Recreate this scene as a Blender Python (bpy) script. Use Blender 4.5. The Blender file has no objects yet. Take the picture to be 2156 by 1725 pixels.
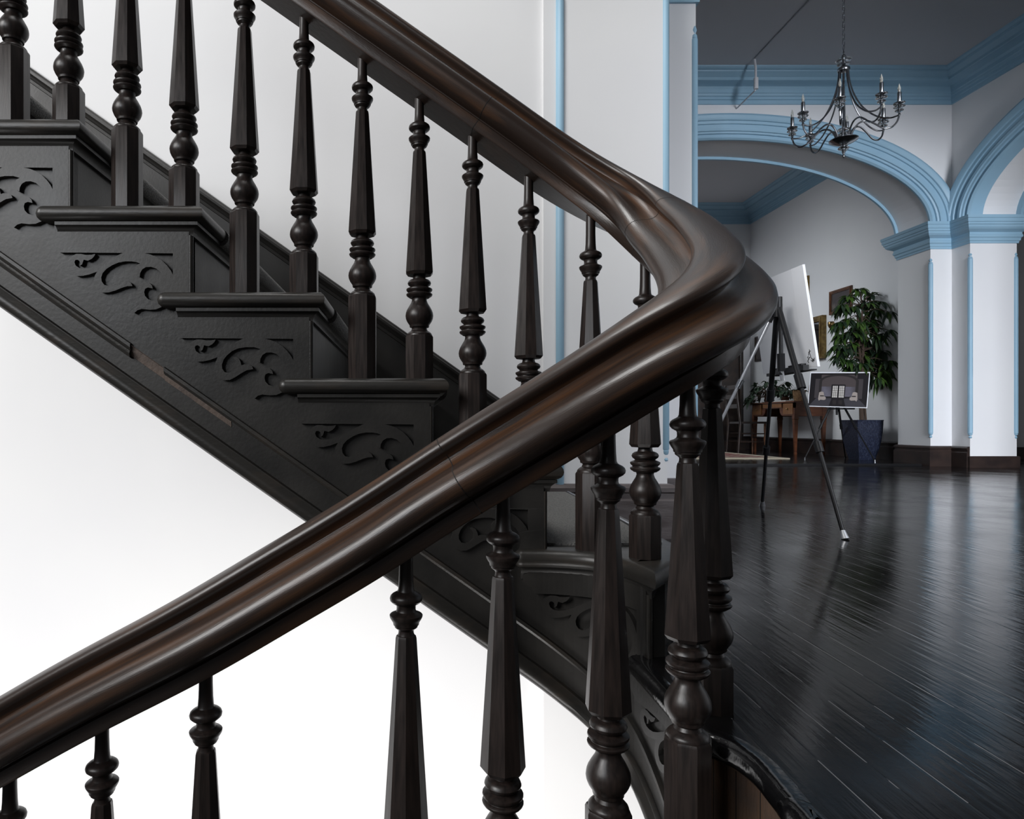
import bpy, bmesh, math, random
from mathutils import Vector, Matrix, geometry
random.seed(7)
PI = math.pi
SC = bpy.context.scene
COL = SC.collection

# ------------------------------------------------------------------ camera
F = 1400.0           # focal length in pixels of the 2156 px wide frame
PX0, PY0 = 873.0, 891.0   # pixel of the optical axis (horizon height)
E = 0.455            # eye height above the landing floor
cam_d = bpy.data.cameras.new('camera')
cam = bpy.data.objects.new('camera', cam_d)
COL.objects.link(cam)
cam.location = (0, 0, E)
cam.rotation_euler = (PI/2, 0, 0)
cam_d.sensor_fit = 'HORIZONTAL'
cam_d.sensor_width = 36.0
cam_d.lens = 36.0*F/2156.0
cam_d.shift_x = (1078-PX0)/2156.0
cam_d.shift_y = (PY0-862.5)/2156.0
cam_d.clip_start = 0.05
SC.camera = cam

# ------------------------------------------------------------------ world, lights, exposure
w = bpy.data.worlds.new('world'); SC.world = w
w.use_nodes = True
bg = w.node_tree.nodes['Background']
bg.inputs[0].default_value = (0.90, 0.93, 1.0, 1)
bg.inputs[1].default_value = 0.07
SC.view_settings.view_transform = 'Standard'
SC.view_settings.look = 'None'
SC.view_settings.gamma = 1.0
SC.view_settings.exposure = 0.0
SC.view_settings.use_curve_mapping = False

def area(name, loc, target, sx, sy, power, col, spread=180):
    d = bpy.data.lights.new(name, 'AREA')
    d.shape = 'RECTANGLE'; d.size = sx; d.size_y = sy
    d.energy = power; d.color = col; d.spread = math.radians(spread)
    o = bpy.data.objects.new(name, d); COL.objects.link(o)
    o.location = loc
    o.rotation_euler = (Vector(target)-Vector(loc)).to_track_quat('-Z', 'Y').to_euler()
    return o
# daylight: tall stair window high on the left, window of the flight below, windows of the hall and of the far room; plus one added fill
area('stair_window_light', (-5.6, -2.0, 3.7), (0.1, 2.4, 0.3), 2.4, 3.2, 415, (1.0, 0.99, 0.98))
area('stair_skylight', (-0.6, 1.5, 6.8), (-0.4, 1.55, 0.0), 2.6, 2.0, 230, (1.0, 0.995, 0.98))
area('lower_window_light', (-0.7, 0.2, -2.4), (0.2, 2.65, -0.7), 1.8, 1.5, 114, (1.0, 0.98, 0.965))
area('canvas_fill_light', (-2.7, -2.3, 2.2), (1.6, 3.0, 1.0), 1.2, 1.6, 62, (0.93, 0.96, 1.0))  # added fill with no window behind it, brightens the canvas and near pier
area('hall_window_light', (4.3, -1.6, 2.5), (5.0, 7.0, -0.4), 1.4, 1.6, 190, (0.88, 0.92, 1.0), 92)
area('far_room_light', (2.6, 8.9, 2.9), (5.65, 9.3, 0.9), 1.0, 1.4, 18, (0.88, 0.94, 1.0), 100)

# ------------------------------------------------------------------ helpers
def P(px, py, Y):
    return Vector(((px-PX0)*Y/F, Y, E-(py-PY0)*Y/F))

def mat(name, col, rough=0.5, metal=0.0, spec=0.5, coat=0.0, var=0.0, scale=8.0, bump=0.0, bscale=60.0,
        col2=None, stretch=(1, 1, 1), coord='Object', trans=0.0, ior=1.45, rvar=0.0, detail=4.0, lo=0.35, hi=0.65):
    m = bpy.data.materials.new(name); m.use_nodes = True
    nt = m.node_tree; N = nt.nodes; L = nt.links
    b = N['Principled BSDF']
    b.inputs['Base Color'].default_value = (*col, 1)
    b.inputs['Roughness'].default_value = rough
    b.inputs['Metallic'].default_value = metal
    b.inputs['Specular IOR Level'].default_value = spec
    b.inputs['Coat Weight'].default_value = coat
    b.inputs['Coat Roughness'].default_value = 0.12
    b.inputs['Transmission Weight'].default_value = trans
    b.inputs['IOR'].default_value = ior
    if col2 is not None or bump or rvar:
        tc = N.new('ShaderNodeTexCoord'); mp = N.new('ShaderNodeMapping')
        mp.inputs['Scale'].default_value = stretch
        L.new(tc.outputs[coord], mp.inputs[0])
        if col2 is not None or rvar:
            n = N.new('ShaderNodeTexNoise'); n.inputs['Scale'].default_value = scale
            n.inputs['Detail'].default_value = detail
            L.new(mp.outputs[0], n.inputs['Vector'])
            r = N.new('ShaderNodeMapRange')
            r.inputs['From Min'].default_value = lo; r.inputs['From Max'].default_value = hi
            L.new(n.outputs['Fac'], r.inputs['Value'])
            if col2 is not None:
                mx = N.new('ShaderNodeMix'); mx.data_type = 'RGBA'
                mx.inputs['A'].default_value = (*col, 1); mx.inputs['B'].default_value = (*col2, 1)
                L.new(r.outputs[0], mx.inputs['Factor']); L.new(mx.outputs['Result'], b.inputs['Base Color'])
            if rvar:
                r2 = N.new('ShaderNodeMapRange')
                r2.inputs['From Min'].default_value = 0.3; r2.inputs['From Max'].default_value = 0.7
                r2.inputs['To Min'].default_value = rough-rvar; r2.inputs['To Max'].default_value = rough+rvar
                L.new(n.outputs['Fac'], r2.inputs['Value']); L.new(r2.outputs[0], b.inputs['Roughness'])
        if bump:
            n2 = N.new('ShaderNodeTexNoise'); n2.inputs['Scale'].default_value = bscale
            n2.inputs['Detail'].default_value = 3
            L.new(mp.outputs[0], n2.inputs['Vector'])
            bp = N.new('ShaderNodeBump'); bp.inputs['Strength'].default_value = bump
            bp.inputs['Distance'].default_value = 0.004
            L.new(n2.outputs['Fac'], bp.inputs['Height']); L.new(bp.outputs[0], b.inputs['Normal'])
    return m

M = {}
M['rail'] = mat('rail_wood', (0.024, 0.0155, 0.0120), 0.36, spec=0.5, coat=0.10, col2=(0.080, 0.037, 0.017), scale=4, stretch=(1.1, 5, 1), coord='UV',
                bump=0.10, bscale=60, rvar=0.06, lo=0.50, hi=0.85)
def rail_wear(m):
    """worn orange stain in the hollows and small pale scratches on the belly of the rail"""
    nt = m.node_tree; N = nt.nodes; L = nt.links; b = N['Principled BSDF']
    old = b.inputs['Base Color'].links[0].from_socket
    tc = N.new('ShaderNodeTexCoord'); sep = N.new('ShaderNodeSeparateXYZ'); L.new(tc.outputs['UV'], sep.inputs[0])
    def mth(op, *a):
        n = N.new('ShaderNodeMath'); n.operation = op
        for i, v in enumerate(a):
            if isinstance(v, (int, float)): n.inputs[i].default_value = v
            else: L.new(v, n.inputs[i])
        return n.outputs[0]
    d = mth('ABSOLUTE', mth('SUBTRACT', sep.outputs[1], 0.49))
    band = mth('MAXIMUM', mth('SUBTRACT', 1.0, mth('DIVIDE', mth('ABSOLUTE', mth('SUBTRACT', d, 0.175)), 0.055)), 0.0)
    mp = N.new('ShaderNodeMapping'); mp.inputs['Scale'].default_value = (7, 30, 1); L.new(tc.outputs['UV'], mp.inputs[0])
    n1 = N.new('ShaderNodeTexNoise'); n1.inputs['Scale'].default_value = 1.0; n1.inputs['Detail'].default_value = 5; L.new(mp.outputs[0], n1.inputs['Vector'])
    f1 = mth('MULTIPLY', band, mth('MULTIPLY', mth('SUBTRACT', n1.outputs['Fac'], 0.40), 4.0)); f1 = mth('MINIMUM', mth('MAXIMUM', f1, 0.0), 0.42)
    mx = N.new('ShaderNodeMix'); mx.data_type = 'RGBA'; L.new(f1, mx.inputs['Factor']); L.new(old, mx.inputs['A']); mx.inputs['B'].default_value = (0.105, 0.042, 0.014, 1)
    mp2 = N.new('ShaderNodeMapping'); mp2.inputs['Scale'].default_value = (55, 60, 1); mp2.inputs['Rotation'].default_value = (0, 0, 0.5); L.new(tc.outputs['UV'], mp2.inputs[0])
    n2 = N.new('ShaderNodeTexNoise'); n2.inputs['Scale'].default_value = 1.0; n2.inputs['Detail'].default_value = 6; n2.inputs['Roughness'].default_value = 0.7; L.new(mp2.outputs[0], n2.inputs['Vector'])
    mp3 = N.new('ShaderNodeMapping'); mp3.inputs['Scale'].default_value = (4, 9, 1); L.new(tc.outputs['UV'], mp3.inputs[0])
    n3 = N.new('ShaderNodeTexNoise'); n3.inputs['Scale'].default_value = 1.0; L.new(mp3.outputs[0], n3.inputs['Vector'])
    f2 = mth('MULTIPLY', mth('GREATER_THAN', n2.outputs['Fac'], 0.70), mth('GREATER_THAN', n3.outputs['Fac'], 0.54))
    mx2 = N.new('ShaderNodeMix'); mx2.data_type = 'RGBA'; L.new(mth('MULTIPLY', f2, 0.7), mx2.inputs['Factor']); L.new(mx.outputs['Result'], mx2.inputs['A']); mx2.inputs['B'].default_value = (0.22, 0.14, 0.09, 1)
    L.new(mx2.outputs['Result'], b.inputs['Base Color'])
rail_wear(M['rail'])
M['bal'] = mat('turned_wood', (0.0115, 0.0088, 0.0080), 0.36, spec=0.42, col2=(0.021, 0.0145, 0.0125), scale=26, stretch=(6, 6, 0.5), bump=0.03, bscale=80, rvar=0.05)
M['paint'] = mat('dark_stair_paint', (0.0145, 0.0138, 0.0130), 0.40, spec=0.38, col2=(0.0225, 0.0208, 0.0188), scale=7, bump=0.08, bscale=120, rvar=0.05)
M['paint2'] = mat('dark_tread_paint', (0.019, 0.0175, 0.0155), 0.38, spec=0.45, col2=(0.036, 0.028, 0.022), scale=16, stretch=(0.5, 1, 2), bump=0.12, bscale=70, lo=0.5, hi=0.8)
M['worn'] = mat('bare_worn_strip', (0.085, 0.060, 0.046), 0.7, col2=(0.05, 0.036, 0.03), scale=30, bump=0.4, bscale=90)
M['joint'] = mat('joint_line', (0.006, 0.004, 0.003), 0.8)
M['black'] = mat('black_gloss_paint', (0.004, 0.004, 0.0045), 0.15, coat=0.4, bump=0.55, bscale=32)
M['fascia'] = mat('bare_fascia_wood', (0.045, 0.033, 0.027), 0.5, col2=(0.085, 0.047, 0.027), scale=5, stretch=(1, 6, 2), bump=0.25, bscale=60)
M['wall'] = mat('white_wall_plaster', (0.80, 0.80, 0.80), 0.75, spec=0.2, bump=0.10, bscale=14, col2=(0.77, 0.77, 0.78), scale=1.2)
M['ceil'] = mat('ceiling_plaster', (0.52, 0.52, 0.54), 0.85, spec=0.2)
M['blue'] = mat('blue_trim_paint', (0.31, 0.49, 0.62), 0.45, col2=(0.28, 0.46, 0.59), scale=3)
M['base'] = mat('dark_baseboard', (0.020, 0.014, 0.013), 0.35, col2=(0.038, 0.024, 0.02), scale=8, bump=0.1)
M['base2'] = mat('paler_baseboard', (0.060, 0.047, 0.046), 0.5, col2=(0.11, 0.095, 0.095), scale=9, stretch=(0.6, 1, 3), bump=0.2)  # lighter tone than the other baseboards, used on the near pier
M['carpet'] = mat('grey_carpet', (0.10, 0.10, 0.099), 0.95, col2=(0.18, 0.176, 0.168), scale=240, bump=0.9, bscale=260, spec=0.1)
M['metalblk'] = mat('black_metal', (0.008, 0.008, 0.009), 0.42, spec=0.3)
M['steel'] = mat('brushed_steel', (0.55, 0.56, 0.58), 0.38, metal=1.0)
M['pewter'] = mat('pewter_metal', (0.36, 0.37, 0.39), 0.22, metal=1.0)
M['glass'] = mat('clear_glass', (0.9, 0.93, 0.95), 0.03, trans=1.0, ior=1.5)
M['canvas'] = mat('white_canvas', (0.82, 0.83, 0.86), 0.8, bump=0.15, bscale=400)
M['canvas2'] = mat('paler_canvas', (0.86, 0.87, 0.90), 0.8)
M['ink'] = mat('black_ink', (0.01, 0.01, 0.01), 0.6)
M['leaf'] = mat('green_leaf', (0.016, 0.040, 0.011), 0.35, col2=(0.065, 0.125, 0.022), scale=7, lo=0.4, hi=0.7)
M['leaf2'] = mat('dark_leaf', (0.012, 0.026, 0.014), 0.4, col2=(0.03, 0.05, 0.028), scale=9)
M['bark'] = mat('bark', (0.06, 0.04, 0.028), 0.9, bump=0.5)
M['pot'] = mat('navy_textured_pot', (0.012, 0.016, 0.034), 0.35, col2=(0.032, 0.040, 0.070), scale=95, stretch=(1, 1, 0.5), bump=0.8, bscale=110, lo=0.5, hi=0.62)
M['desk'] = mat('mahogany_desk', (0.085, 0.026, 0.011), 0.3, col2=(0.13, 0.045, 0.018), scale=5, stretch=(2, 2, 8), bump=0.05)
M['deskgold'] = mat('inlaid_drawer_wood', (0.17, 0.07, 0.024), 0.3, col2=(0.23, 0.10, 0.034), scale=12)
M['brass'] = mat('brass', (0.24, 0.16, 0.07), 0.3, metal=1.0)
M['gold'] = mat('gilt_frame', (0.26, 0.175, 0.06), 0.42, metal=0.6, col2=(0.13, 0.08, 0.03), scale=20, bump=0.5, bscale=60)
M['frame'] = mat('brown_frame', (0.14, 0.055, 0.022), 0.4, col2=(0.07, 0.03, 0.015), scale=12)
M['pic'] = mat('dark_picture', (0.05, 0.04, 0.04), 0.35, col2=(0.16, 0.14, 0.12), scale=6, lo=0.5, hi=0.75)
M['mirror'] = mat('mirror_glass', (0.30, 0.31, 0.33), 0.05, metal=1.0)
M['darkwood'] = mat('dark_carved_wood', (0.012, 0.008, 0.007), 0.35, col2=(0.03, 0.018, 0.013), scale=10)
M['basket'] = mat('wicker', (0.22, 0.13, 0.06), 0.8, col2=(0.10, 0.055, 0.025), scale=60, bump=0.9, bscale=90)
M['terracotta'] = mat('brown_pot', (0.12, 0.05, 0.03), 0.6)
M['paper'] = mat('pale_paper', (0.62, 0.62, 0.58), 0.7)
M['rug'] = mat('red_patterned_rug', (0.16, 0.03, 0.03), 0.95, col2=(0.30, 0.24, 0.18), scale=14, lo=0.45, hi=0.6)
M['rugedge'] = mat('cream_rug_edge', (0.42, 0.37, 0.28), 0.95)
M['whiteplastic'] = mat('white_conduit', (0.7, 0.7, 0.72), 0.4)
M['bulb'] = mat('bulb_glass', (0.95, 0.90, 0.80), 0.05, trans=0.75, ior=1.3)
# print colours
M['p_bg'] = mat('print_black', (0.012, 0.010, 0.012), 0.35)
M['p_wall'] = mat('print_grey_wall', (0.07, 0.063, 0.07), 0.4, col2=(0.16, 0.15, 0.19), scale=5, lo=0.4, hi=0.7)
M['p_top'] = mat('print_brown_top', (0.07, 0.055, 0.055), 0.4)
M['p_arch'] = mat('print_arch', (0.022, 0.018, 0.018), 0.4)
M['p_lite'] = mat('print_window', (0.55, 0.52, 0.48), 0.4)
M['p_chair'] = mat('print_chair', (0.36, 0.31, 0.28), 0.4)
M['p_rug'] = mat('print_floor', (0.045, 0.042, 0.05), 0.4)
M['p_col'] = mat('print_columns', (0.05, 0.042, 0.045), 0.4)

def floor_mat():
    m = bpy.data.materials.new('black_floorboards'); m.use_nodes = True
    nt = m.node_tree; N = nt.nodes; L = nt.links
    b = N['Principled BSDF']
    tc = N.new('ShaderNodeTexCoord'); mp = N.new('ShaderNodeMapping')
    mp.inputs['Rotation'].default_value = (0, 0, math.radians(3.0))
    L.new(tc.outputs['Object'], mp.inputs[0])
    sep = N.new('ShaderNodeSeparateXYZ'); L.new(mp.outputs[0], sep.inputs[0])
    def math_(op, a, bb=None, c=None):
        n = N.new('ShaderNodeMath'); n.operation = op
        for i, v in enumerate((a, bb, c)):
            if v is None: continue
            if isinstance(v, (int, float)): n.inputs[i].default_value = v
            else: L.new(v, n.inputs[i])
        return n.outputs[0]
    u = math_('DIVIDE', sep.outputs[0], 0.062)
    fr = math_('FRACT', u)
    cell = math_('FLOOR', u)
    d = math_('ABSOLUTE', math_('SUBTRACT', fr, 0.5))       # 0.5 at the joint
    crown = math_('POWER', math_('MULTIPLY', d, 2.0), 16.0)
    gap = math_('GREATER_THAN', d, 0.486)
    # per-board random
    wn = N.new('ShaderNodeTexWhiteNoise'); wn.noise_dimensions = '1D'; L.new(cell, wn.inputs['W'])
    # streaky grain noise along the board
    mp2 = N.new('ShaderNodeMapping'); mp2.inputs['Scale'].default_value = (60, 3.4, 1)
    L.new(mp.outputs[0], mp2.inputs[0])
    g = N.new('ShaderNodeTexNoise'); g.inputs['Scale'].default_value = 1.0; g.inputs['Detail'].default_value = 5
    L.new(mp2.outputs[0], g.inputs['Vector'])
    g2 = N.new('ShaderNodeTexNoise'); g2.inputs['Scale'].default_value = 3.4; g2.inputs['Detail'].default_value = 9; g2.inputs['Roughness'].default_value = 0.62
    L.new(mp.outputs[0], g2.inputs['Vector'])
    # worn joints: pale dusty broken line
    mp3 = N.new('ShaderNodeMapping'); mp3.inputs['Scale'].default_value = (6, 3.0, 1); L.new(mp.outputs[0], mp3.inputs[0])
    g3 = N.new('ShaderNodeTexNoise'); g3.inputs['Scale'].default_value = 1.6; g3.inputs['Detail'].default_value = 6
    L.new(mp3.outputs[0], g3.inputs['Vector'])
    dust = math_('MULTIPLY', gap, math_('GREATER_THAN', g3.outputs['Fac'], 0.50))
    mx = N.new('ShaderNodeMix'); mx.data_type = 'RGBA'
    mx.inputs['A'].default_value = (0.0035, 0.0035, 0.004, 1); mx.inputs['B'].default_value = (0.008, 0.007, 0.007, 1)
    L.new(g.outputs['Fac'], mx.inputs['Factor'])
    mx2 = N.new('ShaderNodeMix'); mx2.data_type = 'RGBA'
    mx2.inputs['B'].default_value = (0.13, 0.13, 0.135, 1)
    L.new(mx.outputs['Result'], mx2.inputs['A']); L.new(dust, mx2.inputs['Factor'])
    L.new(mx2.outputs['Result'], b.inputs['Base Color'])
    r = N.new('ShaderNodeMapRange'); r.inputs['From Min'].default_value = 0.3; r.inputs['From Max'].default_value = 0.7
    r.inputs['To Min'].default_value = 0.05; r.inputs['To Max'].default_value = 0.20
    L.new(g2.outputs['Fac'], r.inputs['Value']); L.new(r.outputs[0], b.inputs['Roughness'])
    h = math_('SUBTRACT', math_('MULTIPLY', g.outputs['Fac'], 0.80), math_('MULTIPLY', crown, 0.14))
    h = math_('ADD', h, math_('MULTIPLY', wn.outputs['Value'], 0.25))
    h = math_('ADD', h, math_('MULTIPLY', g2.outputs['Fac'], 1.2))
    bp = N.new('ShaderNodeBump'); bp.inputs['Strength'].default_value = 0.34; bp.inputs['Distance'].default_value = 0.003
    L.new(h, bp.inputs['Height']); L.new(bp.outputs[0], b.inputs['Normal'])
    b.inputs['Specular IOR Level'].default_value = 0.20
    return m
M['floor'] = floor_mat()

class MB:
    """collects faces of one mesh"""
    def __init__(s):
        s.v = []; s.f = []; s.m = []; s.uv = {}
    def add(s, vs, fs, mi=0):
        o = len(s.v); s.v += [tuple(v) for v in vs]
        for f in fs:
            s.f.append(tuple(i+o for i in f)); s.m.append(mi)
    def box(s, x0, x1, y0, y1, z0, z1, mi=0, X=None):
        vs = [Vector((x, y, z)) for x in (x0, x1) for y in (y0, y1) for z in (z0, z1)]
        if X is not None: vs = [X @ v for v in vs]
        s.add(vs, [(0, 1, 3, 2), (4, 6, 7, 5), (0, 4, 5, 1), (2, 3, 7, 6), (0, 2, 6, 4), (1, 5, 7, 3)], mi)
    def tube(s, pts, r, n=10, mi=0, caps=True):
        pts = [Vector(p) for p in pts]; k = len(pts)
        rs = r if isinstance(r, (list, tuple)) else [r]*k
        rings = []; prev = None
        for i, p in enumerate(pts):
            t = (pts[min(i+1, k-1)]-pts[max(i-1, 0)]).normalized()
            if prev is None:
                a = Vector((0, 0, 1)) if abs(t.z) < 0.9 else Vector((1, 0, 0))
                u = t.cross(a).normalized()
            else:
                u = (prev - t*prev.dot(t)).normalized()
            prev = u; vv = t.cross(u)
            rings.append([p+(u*math.cos(2*PI*j/n)+vv*math.sin(2*PI*j/n))*rs[i] for j in range(n)])
        vs = [v for rg in rings for v in rg]; fs = []
        for i in range(k-1):
            for j in range(n):
                j2 = (j+1) % n
                fs.append((i*n+j, i*n+j2, (i+1)*n+j2, (i+1)*n+j))
        if caps:
            fs.append(tuple(range(n-1, -1, -1))); fs.append(tuple((k-1)*n+j for j in range(n)))
        s.add(vs, fs, mi)
    def lathe(s, prof, c=(0, 0, 0), n=24, mi=0, X=None):
        """prof: (r, z)"""
        vs = []; fs = []; k = len(prof)
        for r, z in prof:
            for j in range(n):
                a = 2*PI*j/n
                v = Vector((r*math.cos(a), r*math.sin(a), z))
                vs.append((X @ v if X is not None else v)+Vector(c))
        for i in range(k-1):
            for j in range(n):
                j2 = (j+1) % n
                fs.append((i*n+j, i*n+j2, (i+1)*n+j2, (i+1)*n+j))
        fs.append(tuple(range(n-1, -1, -1))); fs.append(tuple((k-1)*n+j for j in range(n)))
        s.add(vs, fs, mi)
    def prism(s, loops, fn, d0, d1, mi=0):
        """polygon with holes in (a,b), extruded between d0 and d1; fn(a,b,d)->point"""
        tri = geometry.tessellate_polygon([[Vector((a, b, 0)) for a, b in lp] for lp in loops])
        flat = [p for lp in loops for p in lp]; n = len(flat)
        vs = [fn(a, b, d0) for a, b in flat]+[fn(a, b, d1) for a, b in flat]
        fs = []
        for t in tri:
            fs.append(tuple(t)); fs.append(tuple(i+n for i in reversed(t)))
        o = 0
        for lp in loops:
            k = len(lp)
            for i in range(k):
                j = (i+1) % k
                fs.append((o+i, o+j, o+j+n, o+i+n))
            o += k
        s.add(vs, fs, mi)
    def build(s, name, mats, parent=None, smooth=None, fix=True):
        me = bpy.data.meshes.new(name)
        me.from_pydata(s.v, [], s.f)
        for m in (mats if isinstance(mats, (list, tuple)) else [mats]): me.materials.append(m)
        if len(set(s.m)) > 1: me.polygons.foreach_set('material_index', s.m)
        if fix:
            bm = bmesh.new(); bm.from_mesh(me)
            bmesh.ops.recalc_face_normals(bm, faces=bm.faces); bm.to_mesh(me); bm.free()
        if smooth is not None:
            me.shade_smooth(); me.set_sharp_from_angle(angle=math.radians(smooth))
        me.update()
        o = bpy.data.objects.new(name, me); COL.objects.link(o)
        if parent is not None: o.parent = parent
        return o

def tag(o, label=None, cat=None, group=None, kind=None):
    if label: o['label'] = label
    if cat: o['category'] = cat
    if group: o['group'] = group
    if kind: o['kind'] = kind
    return o
def thing(name, label, cat, loc=(0, 0, 0), rz=0, group=None):
    o = bpy.data.objects.new(name, None); COL.objects.link(o)
    o.empty_display_size = 0.1
    o.location = loc; o.rotation_euler = (0, 0, rz)
    return tag(o, label, cat, group)
def struct(name, mb, m, label=None, **k):
    o = mb.build(name, m, **k); o['kind'] = 'structure'
    if label: o['label'] = label
    return o
def local(o, mb):
    """shift the collected world-space geometry into the frame of the empty o"""
    Mx = (Matrix.Translation(o.location) @ Matrix.Rotation(o.rotation_euler.z, 4, 'Z')).inverted()
    mb.v = [tuple(Mx @ Vector(v)) for v in mb.v]
    return mb

def catmull(pts, n=8):
    pts = [Vector(p) for p in pts]; out = []
    q = [pts[0]*2-pts[1]]+pts+[pts[-1]*2-pts[-2]]
    for i in range(1, len(q)-2):
        p0, p1, p2, p3 = q[i-1:i+3]
        for k in range(n):
            t = k/n
            out.append(0.5*((2*p1)+(p2-p0)*t+(2*p0-5*p1+4*p2-p3)*t*t+(3*p1-p0-3*p2+p3)*t**3))
    out.append(pts[-1]); return out

def sweep_plan(mb, path, prof, side=1, mi=0):
    """mitred sweep of profile (out, z) along a plan polyline; out is to the left of travel when side=1"""
    n = len(path); vs = []; k = len(prof)
    P2 = [Vector(p) for p in path]
    for i in range(n):
        ds = []
        if i > 0: ds.append((P2[i]-P2[i-1]).normalized())
        if i < n-1: ds.append((P2[i+1]-P2[i]).normalized())
        ns = [Vector((-d.y, d.x))*side for d in ds]
        m = sum(ns, Vector((0, 0))).normalized()
        m = m/max(0.3, m.dot(ns[0]))
        for o_, z in prof: vs.append((P2[i].x+m.x*o_, P2[i].y+m.y*o_, z))
    fs = []
    for i in range(n-1):
        for j in range(k):
            j2 = (j+1) % k
            fs.append((i*k+j, i*k+j2, (i+1)*k+j2, (i+1)*k+j))
    fs.append(tuple(range(k-1, -1, -1))); fs.append(tuple((n-1)*k+j for j in range(k)))
    mb.add(vs, fs, mi)

# ------------------------------------------------------------------ stair constants
D0 = 1.42
RISE = 0.1826
def zlev(n): return n*RISE if n < 2 else (0.367 if n == 2 else 0.5513+0.1857*(n-3))
def xr(n): return 0.075-(n-3)*0.2615        # right end of the nosing
def edge(n): return 0.0325-(n-3)*0.261      # face of the riser
YF = 1.452                                  # well face of the upper string
YW = 2.64                                   # stair wall
# plan curve of the well string, s == x on the straight part
_pts = [(-3.0, YF, 0), (-1.5, YF, 0), (0, YF, 0), (.20, YF, 0), (.30, 1.447, 0), (.385, 1.415, 0), (.440, 1.35, 0), (.462, 1.26, 0), (.464, 1.15, 0),
        (.445, 1.065, 0), (.39, 1.015, 0), (.30, .995, 0), (.1, .992, 0), (-.3, 1.045, 0), (-.64, 1.09, 0), (-1.2, 1.16, 0)]
_c = catmull(_pts, 12)
_S = [0.0]
for i in range(1, len(_c)): _S.append(_S[-1]+(_c[i]-_c[i-1]).length)
_S = [x-3.0 for x in _S]
def path(s):
    lo = 0
    for i in range(len(_S)-1):
        if _S[i] <= s: lo = i
        else: break
    t = (s-_S[lo])/(_S[lo+1]-_S[lo])
    p = _c[lo].lerp(_c[lo+1], t)
    def tg(i):
        return (_c[min(i+1, len(_c)-1)]-_c[max(i-1, 0)]).normalized()
    T = tg(lo).lerp(tg(lo+1), t).normalized()
    return p, Vector((T.y, -T.x, 0))
def SM(s, z, o):
    p, n = path(s)
    return Vector((p.x+n.x*o, p.y+n.y*o, z))
def zbot(s): return 0.0849-0.7034*s
S1 = 0.545      # s of the corner of the first riser
EDGE = {n: edge(n) for n in range(2, 11)}
EDGE[2] = 0.285; EDGE[1] = S1; EDGE[0] = 0.86
for k in range(1, 8): EDGE[-k] = 0.86+0.30*k

# ------------------------------------------------------------------ upper staircase
stair = thing('staircase', 'dark painted staircase with scroll brackets climbing to the left, topped by moulded treads', 'staircase')
# string board
def string_mesh(s0, s1, lv):
    mb = MB(); ss = []
    s = s0
    while s < s1-1e-6: ss.append(s); s += 0.02
    ss.append(s1)
    brk = [EDGE[n] for n in lv if s0 < EDGE[n] < s1]
    ss = sorted(set([x for x in ss if all(abs(x-b) > 0.004 for b in brk)]+brk))
    def top(s):
        best = None
        for n in sorted(EDGE):
            if EDGE[n] >= s-1e-9: best = n
        return zlev(best)-0.03
    for i in range(len(ss)-1):
        a, b = ss[i], ss[i+1]
        zt = top((a+b)/2)
        vs = []
        for o in (0.0, -0.03):
            for (q, z) in ((a, zbot(a)), (b, zbot(b)), (b, zt), (a, zt)):
                vs.append(SM(q, z, o))
        fs = [(0, 1, 2, 3), (7, 6, 5, 4), (3, 2, 6, 7), (0, 4, 5, 1)]
        if b in brk or i == len(ss)-2: fs.append((1, 5, 6, 2))
        if i == 0: fs.append((0, 3, 7, 4))
        mb.add(vs, fs)
    return mb
def top_fix(mb): return mb
string_mesh(-1.75, 0.86, range(-1, 9)).build('stringer', M['paint'], stair, fix=False)

def s_strip(mb, s0, s1, prof, zf, step=0.025, mi=0):
    """sweep closed profile (o, dz) along the string between s0 and s1 with z = zf(s)+dz"""
    n = max(2, int((s1-s0)/step)); k = len(prof); vs = []
    for i in range(n+1):
        s = s0+(s1-s0)*i/n
        for o, dz in prof: vs.append(SM(s, zf(s)+dz, o))
    fs = []
    for i in range(n):
        for j in range(k):
            j2 = (j+1) % k
            fs.append((i*k+j, i*k+j2, (i+1)*k+j2, (i+1)*k+j))
    fs.append(tuple(range(k))); fs.append(tuple(n*k+j for j in range(k)))
    mb.add(vs, fs, mi)
mb = MB()
s_strip(mb, -1.75, 0.86, [(-.03, -.012), (.006, -.012), (.016, -.004), (.020, .008), (.017, .020), (.009, .028), (.008, .033), (0, .036), (-.03, .036)], zbot)
mb.build('bottom_bead', M['paint2'], stair, smooth=40)
mb = MB()
P1 = [(-.002, .076), (.010, .078), (.013, .086), (.010, .092), (.006, .094), (.009, .100), (.008, .108), (-.002, .110)]
s_strip(mb, -1.75, -0.618, P1, zbot)
P2_ = [(-.002, .092), (.006, .094), (.009, .100), (.008, .108), (-.002, .110)]
s_strip(mb, -0.545, 0.86, P2_, zbot)
mb.build('string_moulding', M['paint2'], stair, smooth=40)
mb = MB()
s_strip(mb, -0.618, -0.545, [(-.002, .080), (.0012, .082), (.0018, .104), (-.002, .108)], zbot)
s_strip(mb, -0.545, -0.40, [(-.002, .078), (.0010, .080), (.0012, .092), (-.002, .092)], zbot)
tag(mb.build('bare_moulding_patch', M['worn'], stair), 'bare brown strip where the moulding has broken off')

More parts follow.
